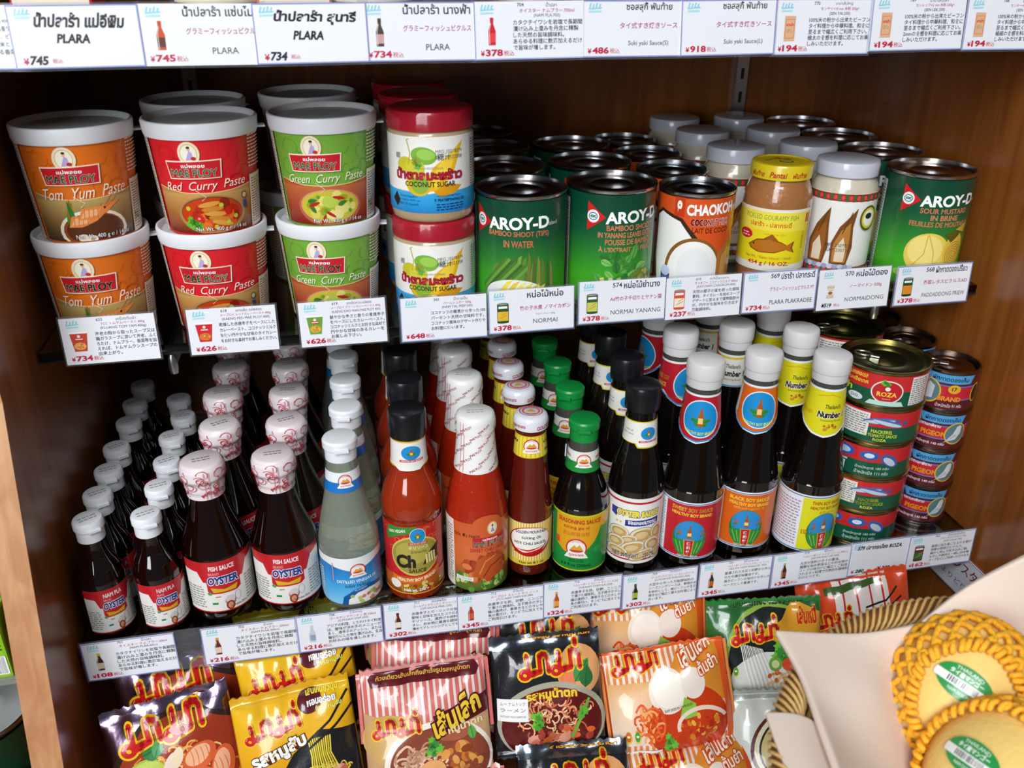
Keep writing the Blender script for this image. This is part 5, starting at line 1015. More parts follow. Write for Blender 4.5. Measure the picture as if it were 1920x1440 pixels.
def shoot_jar(R=3.45):
    r = root('bamboo_shoot_jar', '', 'jar', 'white capped jars in shrink film')
    lathe('jar', [(0, .1), (R-.4, 0), (R, .5), (R, 9.3), (R-.2, 10.1), (R-.6, 10.7), (R-.7, 11.1), (0, 11.1)], M('bamboo_in_brine', '#c9c2ac', .25, coat=1, bump=.4, bscale=60), r, n=44)
    label_on('label', shoot_jar_art().mapv(.5, 8.3, 1.0, 9.5), [(R+.02, 0), (R+.02, 9)], R, r)
    lathe('cap', [(R-.62, 10.9), (R-.32, 10.95), (R-.28, 12.0), (R-.4, 12.35), (R-.7, 12.45), (0, 12.4)], M('grey_white_cap', '#c9ccd8', .3, coat=.6), r, n=44)
    V, F = [], []
    o = lathe('shrink_film', [(R-.25, 12.1), (R-.24, 11.1), (R-.3, 10.8), (R+.06, 9.6), (R+.08, 8.2)], M('clear_film', '#ffffff', .06, trans=1, ior=1.02, alpha=.12), r, n=40, mod=lambda t, z: .05*sin(9*t)+.03*sin(17*t+z))
    return r
SOY = M('dark_sauce_glass', '#0d0806', .06, coat=1, ior=1.5); FISHG = M('fish_sauce_glass', '#120302', .05, coat=1, trans=0, ior=1.5)
NECKG = M('clear_neck_glass', '#8a8a80', .06, trans=.75, ior=1.3, coat=1); CHILI = M('chili_sauce', '#9c2c0c', .09, coat=1, sss=.15); SWCH = M('sweet_chili_sauce', '#a8260e', .07, coat=1, bump=.5, bscale=150, sss=.1); HOTC = M('hot_chili_sauce', '#5c160c', .08, coat=1)
VING = M('vinegar_glass', '#cbd4c2', .03, trans=.75, ior=1.36)
def flipcap(R, z0, z1, mat, r, art=True, code='#8a8a8e'):
    h = z1-z0
    c = lathe('cap', [(R*.92, z0), (R*.98, z0+.03), (R*.98, z0+h*.5), (R*1.0, z0+h*.52), (R*1.0, z0+h*.55), (R*1.08, z0+h*.58), (R*1.08, z1-.25), (R*1.0, z1-.06), (R*.85, z1), (0, z1)], mat, r, n=40, ang=30)
    box('cap_latch', -.45*R, -R*1.22, z0+h*.56, .45*R, -R*.9, z0+h*.7, mat, c, bev=.05)
    if art: lay('cap_code', cap_code(0, code), top_surf(z1+.002), PRINT(), c)
    return c
def roundcap(R, z0, z1, mat, r, n=48, rib=0):
    return lathe('cap', [(R*.9, z0), (R*.97, z0+.02), (R, z0+.15), (R, z1-.35), (R*.94, z1-.1), (R*.8, z1), (0, z1-.02)], mat, r, n=n, ang=35, mod=(lambda t, z: rib*sin(24*t)) if rib else None)
def bottle(name, prof, mats, mi, r, n=40, mod=None): return lathe('bottle_glass', prof, None, r, n=n, ang=40, mats=mats, mi=mi, mod=mod)
def fish60():
    r = root('fish_sauce_bottle', '', 'bottle', 'small fish sauce bottles')
    P = [(0, .15), (1.7, 0)]+smoothprof([(2.0, .2), (2.15, .9), (2.15, 3), (2.15, 5.7), (2.05, 6.3), (1.75, 7.2), (1.3, 8.1), (1.05, 9.0), (.98, 10.1)], 3)+[(0, 10.1)]
    lathe('bottle_glass', P, FISHG, r, n=36, ang=50)
    label_on('label', oyster_fish(2.15, .65, 5.5, 'NAM PLA'), [(2.17, 0), (2.17, 5.6)], 2.17, r); flipcap(1.22, 10.0, 12.1, WHITE, r); return r
def fish200():
    r = root('fish_sauce_bottle', '', 'bottle', 'large fish sauce bottles')
    P = [(0, .2), (2.5, 0)]+smoothprof([(2.95, .3), (3.08, 1.2), (3.1, 4), (3.1, 6.9), (2.95, 7.7), (2.45, 9.2), (1.95, 10.8), (1.62, 12.4), (1.48, 13.4)], 3)+[(1.45, 13.7), (0, 13.7)]
    lathe('bottle_glass', P, FISHG, r, n=44, ang=50)
    label_on('label', oyster_fish(3.1, 1.3, 7.1, 'FISH SAUCE'), [(3.12, 0), (3.12, 7)], 3.12, r)
    cp = [(1.62, 13.4), (1.7, 13.6), (1.74, 14.3), (1.8, 14.6), (1.95, 14.8), (1.95, 15.8), (1.82, 16.2), (1.6, 16.32)]
    c = lathe('sealed_cap', cp+[(0, 16.3)], M('seal_film', '#e6dadc', .3, coat=.6), r, n=40, ang=50, mod=lambda t, z: .04*sin(3*t+z*3))
    lay('seal_print', seal_fish(1.8), tube_surf([(x+.05, z) for x, z in cp], 1.85), PRINT(), c, su=.35, sv=.3)
    lay('cap_code', cap_code(0), top_surf(16.36), PRINT(), c); return r
def vinegar():
    r = root('vinegar_bottle', '', 'bottle', 'clear vinegar bottles')
    P = [(0, .25), (2.2, 0)]+smoothprof([(2.6, .25), (2.8, 1.0), (2.86, 3), (2.86, 6.8), (2.75, 8.0), (2.35, 10), (1.95, 11.8), (1.64, 13.4), (1.45, 14.9), (1.38, 15.9)], 3)+[(0, 15.9)]
    lathe('bottle_glass', P, VING, r, n=64, ang=60, mod=lambda t, z: .035*sin(16*t)*max(0, 1-abs(z-9.3)/2.2))
    label_on('label', vinegar_art().mapv(1.5, 6.8, .95, 6.35), [(2.9, 0), (2.9, 8)], 2.9, r)
    label_on('neck_label', neck_two(12.9, 14.95, '#1f74c0', '#e8ecf0', 1.6), [(1.95, 11.9), (1.68, 13.4), (1.5, 15.0)], 1.7, r, su=.3)
    flipcap(1.47, 15.85, 18.0, WHITE, r, art=False); return r
def chili():
    r = root('chili_sauce_bottle', '', 'bottle', 'black capped chili sauce bottles')
    P = [(0, .2), (2.3, 0)]+smoothprof([(2.6, .25), (2.8, 1.0), (2.8, 8.6), (2.84, 9.4), (2.9, 10.2), (2.75, 11.3), (2.35, 12.5), (1.9, 13.6), (1.62, 14.8), (1.5, 17.2)], 3)+[(1.45, 17.6), (0, 17.6)]
    lathe('bottle_glass', P, CHILI, r, n=44, ang=50)
    label_on('label', chili_art().mapv(1.8, 7.8, 1.0, 8.9), [(2.82, 0), (2.82, 9)], 2.85, r)
    label_on('neck_label', chili_neck().mapv(12.5, 16.2, 14.4, 17.4), [(1.86, 14.2), (1.7, 15.0), (1.58, 17.4)], 1.64, r, su=.3)
    roundcap(1.76, 17.45, 20.15, BLK, r); return r
def sweetchili():
    r = root('chili_sauce_bottle', '', 'bottle', 'sweet chili sauce bottles in white neck film')
    P = [(0, .2), (2.5, 0)]+smoothprof([(2.85, .25), (3.0, 1.2), (3.05, 7.6), (2.98, 8.9), (2.7, 10.8), (2.3, 12.6), (2.0, 13.8)], 3)+[(0, 13.9)]
    lathe('bottle_glass', P, SWCH, r, n=44, ang=50)
    label_on('label', sweetchili_art().mapv(1.5, 8.1, .5, 8.5), [(3.04, 0), (3.06, 8)], 3.07, r)
    cp = [(2.12, 13.4), (2.04, 14), (1.9, 15.3), (1.76, 17.0), (1.74, 17.3), (1.88, 17.55), (1.86, 18.6), (1.75, 18.95), (1.5, 19.1)]
    c = lathe('neck_film', cp+[(0, 19.1)], M('white_film', '#eceae8', .3, coat=.6), r, n=40, ang=50)
    lay('film_print', shrink_ploy().mapv(12.2, 18.6, 13.5, 18.7), tube_surf([(x+.02, z) for x, z in cp], 1.86), PRINT(), c, su=.35, sv=.4); lay('cap_code', cap_code(0, '#b8a8a0'), top_surf(19.12), PRINT(), c); return r
def hotchili():
    r = root('chili_sauce_bottle', '', 'bottle', 'hot chili sauce bottles with printed metal caps')
    P = [(0, .2), (1.8, 0)]+smoothprof([(2.1, .25), (2.2, 1.0), (2.25, 6.8), (2.2, 8.0), (1.98, 10.2), (1.75, 12.4), (1.58, 14.4), (1.42, 16.2)], 3)+[(1.35, 16.8), (0, 16.8)]
    lathe('bottle_glass', P, HOTC, r, n=40, ang=50)
    label_on('label', hotchili_art().mapv(1.6, 6.9, 1.6, 6.7), [(2.26, 0), (2.27, 7)], 2.3, r)
    A = neck_two(13.8, 16.1, '', '', 1.6, txt=('CHILI', 'SAUCE'), tc='#1c1c1c', stripes=('#e8d848', '#d0b020')); label_on('neck_label', A, [(1.7, 13.0), (1.6, 14.4), (1.46, 16.2)], 1.58, r, su=.3)
    c = lathe('metal_cap', [(1.5, 16.6), (1.66, 16.64), (1.68, 17.5), (1.55, 17.85), (1.3, 18.0), (0, 17.98)], M('white_enamel', '#dfe0e6', .22, coat=.6), r, n=40, ang=45)
    lay('cap_print', metal_cap_art(), top_surf(18.01), PRINT(), c)
    A = Art(); [A.text(t, x, 17.05, '#b02838', w=1.6, h=.42, rot=4, bold=.02) for t, x in (('ภูเขาทอง', -1.3), ('GOLDEN', 1.4))]; lay('cap_side_print', A, tube_surf([(1.68, 0), (1.7, 18)], 1.68), PRINT(), c, su=.3); return r
def seasoning():
    r = root('seasoning_sauce_bottle', '', 'bottle', 'green capped seasoning sauce bottles')
    P = [(0, .2), (2.3, 0)]+smoothprof([(2.65, .25), (2.78, 1.0), (2.8, 7.3), (2.75, 8.0), (2.42, 9.5), (2.0, 10.7), (1.7, 11.7), (1.5, 13.2), (1.36, 14.9)], 3)+[(0, 14.9)]
    bottle('b', P, [SOY, NECKG], lambda z: 1 if z > 13.8 else 0, r)
    label_on('label', season_art().mapv(1.3, 7.4, .6, 7.4), [(2.8, 0), (2.83, 7.5)], 2.83, r)
    label_on('neck_label', neck_two(11.7, 13.9, '#1f8a3c', '#e6e8e0', 1.6, txt=('SEASONING', 'SAUCE'), tc='#b82830'), [(1.76, 11.6), (1.6, 12.6), (1.48, 14.0)], 1.6, r, su=.3)
    flipcap(1.42, 14.8, 17.0, GRN, r, art=False); return r
def oystersauce():
    r = root('oyster_sauce_bottle', '', 'bottle', 'black capped oyster sauce bottles')
    P = [(0, .2), (2.3, 0)]+smoothprof([(2.65, .25), (2.78, 1.0), (2.82, 8.6), (2.78, 9.6), (2.45, 11.6), (2.0, 13.2), (1.68, 14.5), (1.5, 16.6)], 3)+[(1.4, 17.8), (0, 17.8)]
    bottle('b', P, [SOY, NECKG], lambda z: 1 if z > 16.6 else 0, r)
    label_on('label', oystersauce_art().mapv(1.9, 8.5, .9, 8.8), [(2.82, 0), (2.85, 8.6)], 2.85, r)
    label_on('neck_label', oyster_neck().mapv(12.4, 15.9, 14.0, 16.8), [(1.84, 13.9), (1.7, 14.6), (1.55, 16.8)], 1.6, r, su=.3)
    roundcap(1.72, 17.7, 20.3, BLK, r); return r
def soy(kind):
    r = root('soy_sauce_bottle', '', 'bottle', {'sweet': 'red labelled soy sauce bottles', 'black': 'orange labelled soy sauce bottles', 'thin': 'yellow labelled soy sauce bottles'}[kind])
    P = [(0, .2), (2.5, 0)]+smoothprof([(2.9, .25), (3.05, 1.0), (3.1, 8.2), (3.0, 9.0), (2.72, 10.6), (2.42, 12.6), (2.2, 14.3), (1.92, 16.6), (1.7, 18.6), (1.55, 20)], 3)+[(0, 20)]
    bottle('b', P, [SOY, NECKG], lambda z: 1 if z > 18.9 else 0, r, n=48, mod=lambda t, z: (.05*(sin(14*t)*sin(z*4.2))**4 if 9 < z < 13.6 else 0))
    label_on('label', hb_art(kind).mapv(1.6, 8.0, 1.0, 7.9), [(3.1, 0), (3.13, 8.2)], 3.13, r)
    lay('neck_label', hb_neck(kind).mapv(14.0, 18.5, 14.2, 19.3), tube_surf([(2.3, 13.8), (2.22, 14.3), (1.98, 16.4), (1.76, 18.5), (1.68, 19.4)], 1.98), PRINT(), r, su=.35, sv=.5)
    c = lathe('cap', [(1.66, 19.8), (1.72, 19.82), (1.74, 20.7), (1.82, 20.75), (1.84, 20.9), (1.84, 22.1), (1.74, 22.38), (1.5, 22.5), (0, 22.48)], WHITE2, r, n=40, ang=35); return r

# ---------------------------------------------------------------- goods on the upper shelf (x, y of each column front to back)
def put(proto, x, y, z, fo, label, first, group=None):
    rz = face(x, y, fo)
    if first:
        proto.location = Vector((x, y, z))*CM; proto.rotation_euler = (0, 0, rz); proto['label'] = label; 
        if group: proto['group'] = group
        return proto
    return dup(proto, (x, y, z), rz, label, group)
H2 = 9.22
for kind, cols, fo in (('orange', [(10.95, 4.9)], -2), ('red', [(21.1, 5.3), (19.5, 15.0)], -4), ('green', [(31.4, 6.0), (30.1, 17.6)], -3)):
    p = tub(kind, ''); k = 0; nm = {'orange': 'tom yum', 'red': 'red curry', 'green': 'green curry'}[kind]
    for i, (x, y) in enumerate(cols):
        for j in (1, 0):
            lab = '%s %s paste tub with white lid, %s of the %s stack' % (kind, nm, ('bottom', 'top')[j], ('front', 'rear')[i])
            put(p, x+(.25 if j else 0)-(.9 if kind == 'green' and i and not j else 0), y, H2*j, fo+(2 if j else 0)+i*25, lab, k == 0, 'curry paste tubs'); k += 1
for x, y, j in ((11.2, 15.2, 0), (11.0, 25.6, 0)):
    pass
p = sugar(); k = 0
for i, y in enumerate((3.95, 11.9, 19.9)):
    for j in (1, 0):
        put(p, 40.95-.15*i, y, 9.62*j, (-6, 20, -15)[i]+j*2, 'red capped coconut sugar jar, %s jar in the %s stack' % (('lower', 'upper')[j], ORD[i]), k == 0); k += 1
def column(proto, pts, z, fo, what, step=17, fos=None):
    for i, (x, y) in enumerate(pts):
        lab = what % (ORD[i] if i or len(pts) == 1 else 'front')
        put(proto, x, y, z, fos[i] if fos else fo+(0 if i == 0 else ((i*step*7) % 50)-25), lab, i == 0)
column(can(aroy([('BAMBOO SHOOT (TIPS)', 5.9), ('IN WATER', 2.8)]), 4.3, 11.7, group='green bamboo shoot cans'), [(49.35, 4.45), (49.4, 13.5), (49.7, 22.4), (49.6, 31.4)], 0, -3, 'green can of bamboo shoot tips, %s can of the left can column')
column(can(aroy([('BAMBOO SHOOT', 5.0), ('IN YANANG LEAVES EXTRACT', 6.6), ('POUSSE DE BAMBOU', 5.2), ("À L'EXTRAIT DE FEUILLES", 6.4)], kind='yanang'), 4.3, 11.7, group='green yanang bamboo cans'), [(58.4, 4.95), (58.75, 13.9), (59.1, 22.8)], 0, 8, 'green can of shredded bamboo with yanang leaves, %s of its column')
column(can(chaokoh_art(), 3.7, 11.0, M('dark_tin_lid', '#3c4248', .25, 1), group='orange coconut milk cans'), [(66.95, 4.3), (67.2, 12.0), (67.2, 19.8), (66.9, 27.6)], 0, -2, 'orange coconut milk can, %s can of its column')
g = gourami(); g.location = Vector((76.6, 6.2, 0))*CM; g.rotation_euler = (0, 0, face(76.6, 6, -3))
sj = shoot_jar()
column(sj, [(84.3, 6.8), (84.3, 15.2), (84.2, 23.6), (83.7, 32.2)], 0, -4, 'white capped bamboo shoot jar, %s jar in the column right of the fish jar')
for i, (x, y) in enumerate([(75.6, 15.0), (75.5, 24.2), (75.3, 32.9)]): dup(sj, (x, y, 0), face(x, y, 30*i), 'white capped jar behind the yellow lidded jar, %s one back' % ('first', 'second', 'third')[i])
column(can(aroy([('SOUR MUSTARD', 5.0), ('IN BRINE', 2.8), ('FEUILLES DE MOUTARDE', 6.6)], kind='mustard'), 4.3, 11.7, M('brown_tin_lid', '#8a6a50', .2, 1), group='green sour mustard cans'), [(92.4, 4.4), (92.2, 13.2), (92.0, 22.0), (91.6, 30.8)], 0, 8, 'green sour mustard can beside the right wall, %s can of the column')

# ---------------------------------------------------------------- goods on the lower shelf
ZL = -26
WF = 'small fish sauce bottle with white flip cap, %s bottle of the %s row'
p = fish60()
for i, (x, y) in enumerate([(8.1, -4.95), (8.1, -.75), (8.25, 3.45), (8.2, 7.9), (8.45, 13.3), (8.35, 17.7), (8.4, 22.4)]): put(p, x, y, ZL, (14, 10, 2, 18, 8, 5, 12)[i], WF % (ORD[i], 'leftmost'), i == 0)
for i, (x, y) in enumerate([(13.05, -5.1), (13.5, -.5), (13.6, 4.1), (13.4, 9.1), (14.0, 13.5), (13.0, 17.9)]): put(p, x, y, ZL, (9, 4, 14, 6, -2, 8)[i], WF % (ORD[i], 'second'), False)
p = fish200(); k = 0
for n, pts in (('left', [(18.3, -3.8), (19.3, 2.9), (19.0, 9.7), (19.3, 16.4), (19.0, 22.9)]), ('right', [(24.6, -3.9), (25.6, 2.5), (25.65, 9.0), (25.7, 15.5), (25.5, 22.0)])):
    for i, (x, y) in enumerate(pts): put(p, x, y, ZL, (-2, 14, -10, 8, 20)[i]+(4 if n == 'left' else 0), 'large fish sauce bottle in patterned seal, %s of the %s large row' % (ORD[i], n), k == 0); k += 1
column(vinegar(), [(30.7, -4.9), (31.4, 1.1), (31.6, 7.1), (31.6, 13.1), (31.2, 19.2)], ZL, 2, 'clear distilled vinegar bottle with white cap, %s of the vinegar row', 9)
column(chili(), [(36.9, -4.6), (37.3, 1.9), (37.4, 8.4), (37.4, 14.8)], ZL, 1, 'orange red chili sauce bottle with black cap, %s of its row', 9)
column(sweetchili(), [(43.25, -4.6), (43.4, 3.4), (43.4, 10.1), (43.4, 16.8)], ZL, 3, 'sweet chili sauce bottle with white printed neck film, %s of its row', 9)
column(hotchili(), [(48.75, -3.8), (48.75, 1.9), (48.8, 7.6), (49.2, 13.2), (49.2, 18.8)], ZL, 0, 'brown red hot chili sauce bottle with white metal cap, %s of its row', 5)
column(seasoning(), [(54.05, -4.0), (54.4, 2.9), (54.6, 9.0), (54.6, 15.0)], ZL, 1, 'seasoning sauce bottle with bright green cap, %s of its row', 8)
column(oystersauce(), [(59.75, -4.2), (60.3, 2.4), (60.4, 8.5), (60.3, 14.6)], ZL, 2, 'oyster sauce bottle with black cap and shell label, %s of its row', 8)
column(soy('sweet'), [(65.8, -4.5), (66.2, 3.1), (66.4, 10.2)], ZL, -4, 'sweet soy sauce bottle with red label, %s of the red row', 5, (-4, 40, -60))
column(soy('black'), [(72.15, -3.8), (72.6, 3.5), (72.8, 10.6)], ZL, 3, 'black soy sauce bottle with orange label, %s of the orange row', 5, (3, 122, 100))
column(soy('thin'), [(78.45, -5.7), (78.6, .9), (78.9, 7.6)], ZL, 10, 'thin soy sauce bottle with yellow label, %s of the yellow row', 5, (10, 2, 40))
# mackerel and pickle cans, stacked
RZ = [can(roza_art(v), 4.38, 4.1, GOLDT, M('gold_rim', '#a89a68', .25, 1), tab=True, name='fish_can', group='mackerel can stacks') for v in (0, 1, 2)]
PG = [can(pigeon_art(v), 2.95, 4.7, M('brown_can_lid', '#7c6a60', .22, 1), M('dark_rim', '#8c8078', .25, 1), tab=True, name='pickle_can', group='pickled mustard can stacks') for v in (0, 1)]
pos = ['bottom', 'second', 'middle', 'fourth', 'top']; used = set()
for s, (x, y) in enumerate([(86.0, -3.3), (86.3, 5.7)]):
    for j in range(5):
        v = (2, 1, 2, 1, 0)[j] if s == 0 else (1, 2, 1, 2, 1)[j]
        put(RZ[v], x+(.12 if j % 2 else 0), y, ZL+4.1*j, (2, 6, 0, 4, -4)[j]+s*40, 'red and green mackerel can, %s can of the %s mackerel stack' % (pos[j], ('front', 'rear')[s]), v not in used); used.add(v)
used = set(); pos = ['bottom', 'second', 'third', 'top']
for s, (x, y) in enumerate([(94.4, -2.6), (93.9, 4.2), (93.7, 10.6)]):
    for j in range(4):
        v = 0 if (j == 3 and s == 0) else 1
        put(PG[v], x-(.1 if j % 2 else 0), y, ZL+4.7*j, 14+s*50-j*2, 'maroon pickled greens can, %s can of the %s maroon stack' % (pos[j], ('front', 'second', 'rear')[s]), v not in used); used.add(v)
# goods standing on the wooden top shelf, only their feet in view
for x, y, c, nm, lab, cat in ((13.2, 1.0, '#c8281c', 'snack_box', 'red box on the top shelf behind the first handwritten card', 'box'), (24.6, 1.2, '#7a1c14', 'sauce_bottle', 'dark red sauce bottle base behind the 745 yen cards', 'bottle'), (30.4, 1.4, '#e0701c', 'snack_box', 'orange box on the top shelf behind the 734 yen card', 'box'), (36.3, 1.2, '#4a241c', 'sauce_bottle', 'brown sauce bottle base behind the printed 734 yen card', 'bottle'), (49, 1.5, '#6a2030', 'sauce_bottle', 'maroon sauce bottle base behind the card numbered 704', 'bottle'), (58, 1.4, '#3c8a5c', 'sauce_bottle', 'green sauce bottle base behind the small suki sauce card', 'bottle'), (66.5, 1.2, '#b06c50', 'sauce_bottle', 'tan sauce bottle base behind the large suki sauce card', 'bottle'), (76.5, 1.5, '#b8a890', 'noodle_bag', 'beige rice noodle bag behind the card numbered 770', 'bag'), (85.5, 1.5, '#c0b49c', 'noodle_bag', 'pale rice noodle bag behind the card numbered 769', 'bag')):
    r = root(nm, lab, cat, loc=(x, y, 25.9)); m = M('top_'+c[1:], c, .3, coat=.4)
    if nm == 'snack_box':
        box('carton', -2.8, -2.5, 0, 2.8, 2.5, 16, m, r, bev=.15); A = Art()
        for q in range(4): A.ell(-2.2+q*1.4, .9, .5, .35, ['#e8c040', '#5a9a3c', '#f0e0c0'][q % 3])
        A.rect(-2.6, 1.5, 2.6, 15.5, '#f0e4d0'); A.blobs(0, 9, 2, 4, 60, ['#e8a040', c, '#d86a2c', '#7aa03c'], .9, 4)
        lay('print', A, lambda u, v: ((u, -2.52, v), (0, -1, 0)), PRINT(), r)
    elif nm == 'sauce_bottle':
        lathe('bottle_glass', [(0, .2), (2.6, 0), (3.1, .4), (3.2, 1.2), (3.2, 13), (2.2, 18), (1.4, 21), (1.3, 25), (0, 25)], m, r); lathe('label', [(3.22, 2), (3.24, 2.02), (3.24, 11), (3.22, 11.02)], M('cream_label', '#e8dcc0', .5), r); roundcap(1.5, 24, 27, WHITE, r)
    else:
        V, F = [], []
        lathe('bag', [(0, 0), (3.0, .1), (3.6, 1.2), (3.7, 12), (3.2, 18), (.6, 20), (0, 20.1)], m, r, n=20, mod=lambda t, z: .18*sin(5*t+z)); A = Art(); A.rect(-2.4, 3, 2.4, 16, '#d8683c'); A.text('มาม่า', 0, 12, '#f4e8d0', w=3.6, h=1.6, bold=.05); lay('print', A, tube_surf([(3.95, 0), (3.95, 18)], 3.9), PRINT(), r, su=.6)

# ---------------------------------------------------------------- noodle packets
def packet(kind, w, h, label, loc, tilt, roll, yaw=0, foil='#8a7a90', metal=.0, th=1.5, seed=1, group='instant noodle packets'):
    r = root('noodle_packet', label, 'noodle packet', group, loc)
    r.rotation_euler = (Matrix.Rotation(yaw, 3, 'Z') @ Matrix.Rotation(-radians(tilt), 3, 'X') @ Matrix.Rotation(radians(roll), 3, 'Y')).to_euler()
    rd = random.Random(seed); K = [(rd.uniform(.5, 1.3), rd.uniform(.5, 1.3), rd.uniform(0, 6), rd.uniform(.03, .1)) for _ in range(7)]
    def dep(u, v):
        a, b = min(1, abs(2*u/w)), min(1, abs(2*v/(h-1.6)))
        base = th*max(0, (1-a**3.2))**.75*max(0, (1-b**3.0))**.75
        q = sum(k[3]*sin(k[0]*u+k[1]*v*(1 if i % 2 else -1)+k[2]) for i, k in enumerate(K))
        e = min(1, 6*(1-a)+.2)
        cr = .35*math.exp(-((abs(v)-(h/2-1.5))**2)/1.2)*sin(2.6*u+seed)*(1-a**4)         # gathered creases near the seals
        seal = .05*sin(v*18) if abs(v) > h/2-.9 else 0
        return base+q*e*.9+cr*.5+seal
    def surf(u, v):
        e = .05; dx = (dep(u+e, v)-dep(u-e, v))/(2*e); dv = (dep(u, v+e)-dep(u, v-e))/(2*e)
        n = Vector((-dx, -1, -dv)).normalized()
        zz = v+(.12*sin(u*7) if abs(v) > h/2-.05 else 0)
        return (u, -dep(u, v), zz), (n.x, n.y, n.z)
    N = 30; V = []; F = []; 
    for s in (0, 1):
        for j in range(N+1):
            for i in range(N+1):
                u, v = -w/2+w*i/N, -h/2+h*j/N; p, n = surf(u, v)
                V.append(p if s == 0 else (p[0], .05+dep(-u, v)*.9+.2*s, p[2]))
    S = (N+1)**2
    for j in range(N):
        for i in range(N):
            a = j*(N+1)+i; F.append((a, a+1, a+N+2, a+N+1)); F.append((S+a, S+a+N+1, S+a+N+2, S+a+1))
    for i in range(N):
        F.append((i+1, i, S+i, S+i+1)); a = N*(N+1)+i; F.append((a, a+1, S+a+1, S+a)); a = i*(N+1); F.append((a, a+N+1, S+a+N+1, S+a)); a = i*(N+1)+N; F.append((a+N+1, a, S+a, S+a+N+1))
    meshobj('wrapper', V, F, M('foil_'+foil[1:], foil, .22, metal=metal, coat=.5, bump=.3, bscale=70), r, ang=60)
    lay('printed_front', pack_art(kind, w-.3, h-(1.6 if kind in ('shrimp',) else .5)), surf, FILM(), r, su=.42, sv=.42, base=.045)
    return r
#          kind      w     h    x     y      z    tilt roll foil metal
PK = PACKS = [
 ('shrimp', 11.3, 12.5, 13.4, -13.2, -36.2, 24, -5, '#b9a3c4', 1, 'shrimp noodle packet with silvery purple foil, front left corner'),
 ('shrimp', 11.3, 12.5, 13.6, -8.4, -35.2, 14, -3, '#b9a3c4', 1, 'shrimp noodle packet standing behind the front shrimp packet'),
 ('pork', 11.0, 12.6, 24.5, -14.0, -36.6, 26, -4, '#d8a018', 0, 'yellow minced pork noodle packet with white sticker, front'),
 ('pork', 11.0, 12.6, 24.9, -9.6, -34.6, 16, -5, '#d8a018', 0, 'yellow noodle packet peeking above the front yellow one'),
 ('pork', 11.0, 12.6, 24.6, -5.6, -33.6, 12, -3, '#d8a018', 0, 'rearmost yellow noodle packet under the card numbered 708'),
 ('pink', 12.0, 12.0, 36.6, -14.2, -35.5, 28, -1, '#d8908c', 0, 'pink striped noodle packet, front and fully visible'),
 ('pink', 12.0, 12.0, 38.0, -9.6, -34.4, 20, 4, '#d8908c', 0, 'pink striped noodle packet tilted just behind the front pink one'),
 ('pink', 12.0, 12.0, 37.6, -5.2, -33.4, 14, -3, '#d8908c', 0, 'dim pink striped packet at the back below the card numbered 711'),
 ('black', 11.0, 12.1, 48.7, -13.3, -34.7, 26, -1.5, '#8c98a4', 1, 'black noodle packet with blue silver foil top, front upper one'),
 ('black', 11.0, 12.6, 49.0, -8.6, -34.3, 16, 0, '#b01c24', 0, 'black and red noodle packet peeking behind the front black one'),
 ('black', 11.0, 12.6, 50.0, -20.4, -43.2, 42, 0, '#8c98a4', 1, 'black noodle packet lying lower, under the upright black one'),
 ('orange', 12.4, 11.6, 60.9, -15.1, -36.5, 26, -7, '#e0581c', 0, 'orange striped tom yum noodle packet, front and fully visible'),
 ('orange', 12.4, 12.6, 60.6, -8.2, -34.2, 12, -4, '#e0581c', 0, 'dim orange striped packet at the back below the card numbered 709'),
 ('orange', 12.4, 12.6, 62.2, -21.4, -44.2, 44, -8, '#e0581c', 0, 'orange striped noodle packet lying lower under the front one'),
 ('green', 11.8, 12.0, 72.0, -12.8, -34.3, 20, -3, '#2c7a34', 0, 'green and black clear soup noodle packet left of the red one'),
 ('wide', 12.0, 12.4, 83.6, -10.8, -34.3, 18, -9, '#d8481c', 0, 'red and orange wide noodle packet beside the right wall'),
 ('senlek', 12.0, 13.0, 72.6, -20.0, -41.2, 34, -3, '#a8aca4', .2, 'clear rice noodle packet with bowl picture under the green one'),
 ('pink', 12.0, 12.0, 37.0, -20.6, -43.6, 46, 1, '#d8908c', 0, 'pink striped packet lying lowest below the front pink one'),
]
for i, (k, w_, h_, x, y, z, tl, ro, fo, me, lab) in enumerate(PACKS):
    packet(k, w_, h_, lab, (x, y, z), tl, ro, (face(x, y)*.35), fo, me, seed=i+3)

# ---------------------------------------------------------------- aisle sign on the right wall and the neighbouring bay on the left
A = Art(); A.rect(-9, -2.5, 9, 2.5, '#e4e6ee'); A.frame(-9, -2.5, 9, 2.5, .12, '#8c92c8'); A.rect(-8.8, -2.3, -5.6, 2.3, '#3a5aa0'); A.ell(-7.2, 0, 1.2, 1.6, '#7c3a4c')
A.text('インスタント麺', 1.6, 1.1, '#8a1c30', w=9.5, h=1.5, bold=.01); A.text('よりどり 4 点', 0, -1.0, '#3a4a9a', w=6.5, h=.8, sh=.1)
r = root('shelf_sign', 'white sign with red katakana fixed to the right cabinet wall', 'sign', loc=(XR-.12, -8.6, -31.5)); r.rotation_euler = (0, 0, -pi/2)
box('card', -9, -.02, -2.5, 9, .06, 2.5, M('card_stock', '#e6e7ee', .5), r); lay('print', A, lambda u, v: ((u, -.03, v), (0, -1, 0)), M('card_print', rough=.42, vcol=True, coat=.3), r)
nb = root('neighbour_shelf', 'shelf board of the neighbouring bay beyond the left side panel', 'shelf', loc=(-9, -14, -37))
box('board', -12, 0, -2, 12, 30, 0, WOODX, nb); box('upper_board', -12, 2, 15.6, 12, 30, 17, WOODX, nb); box('back_board', -12, 29, 0, 12, 30, 50, WOOD, nb)
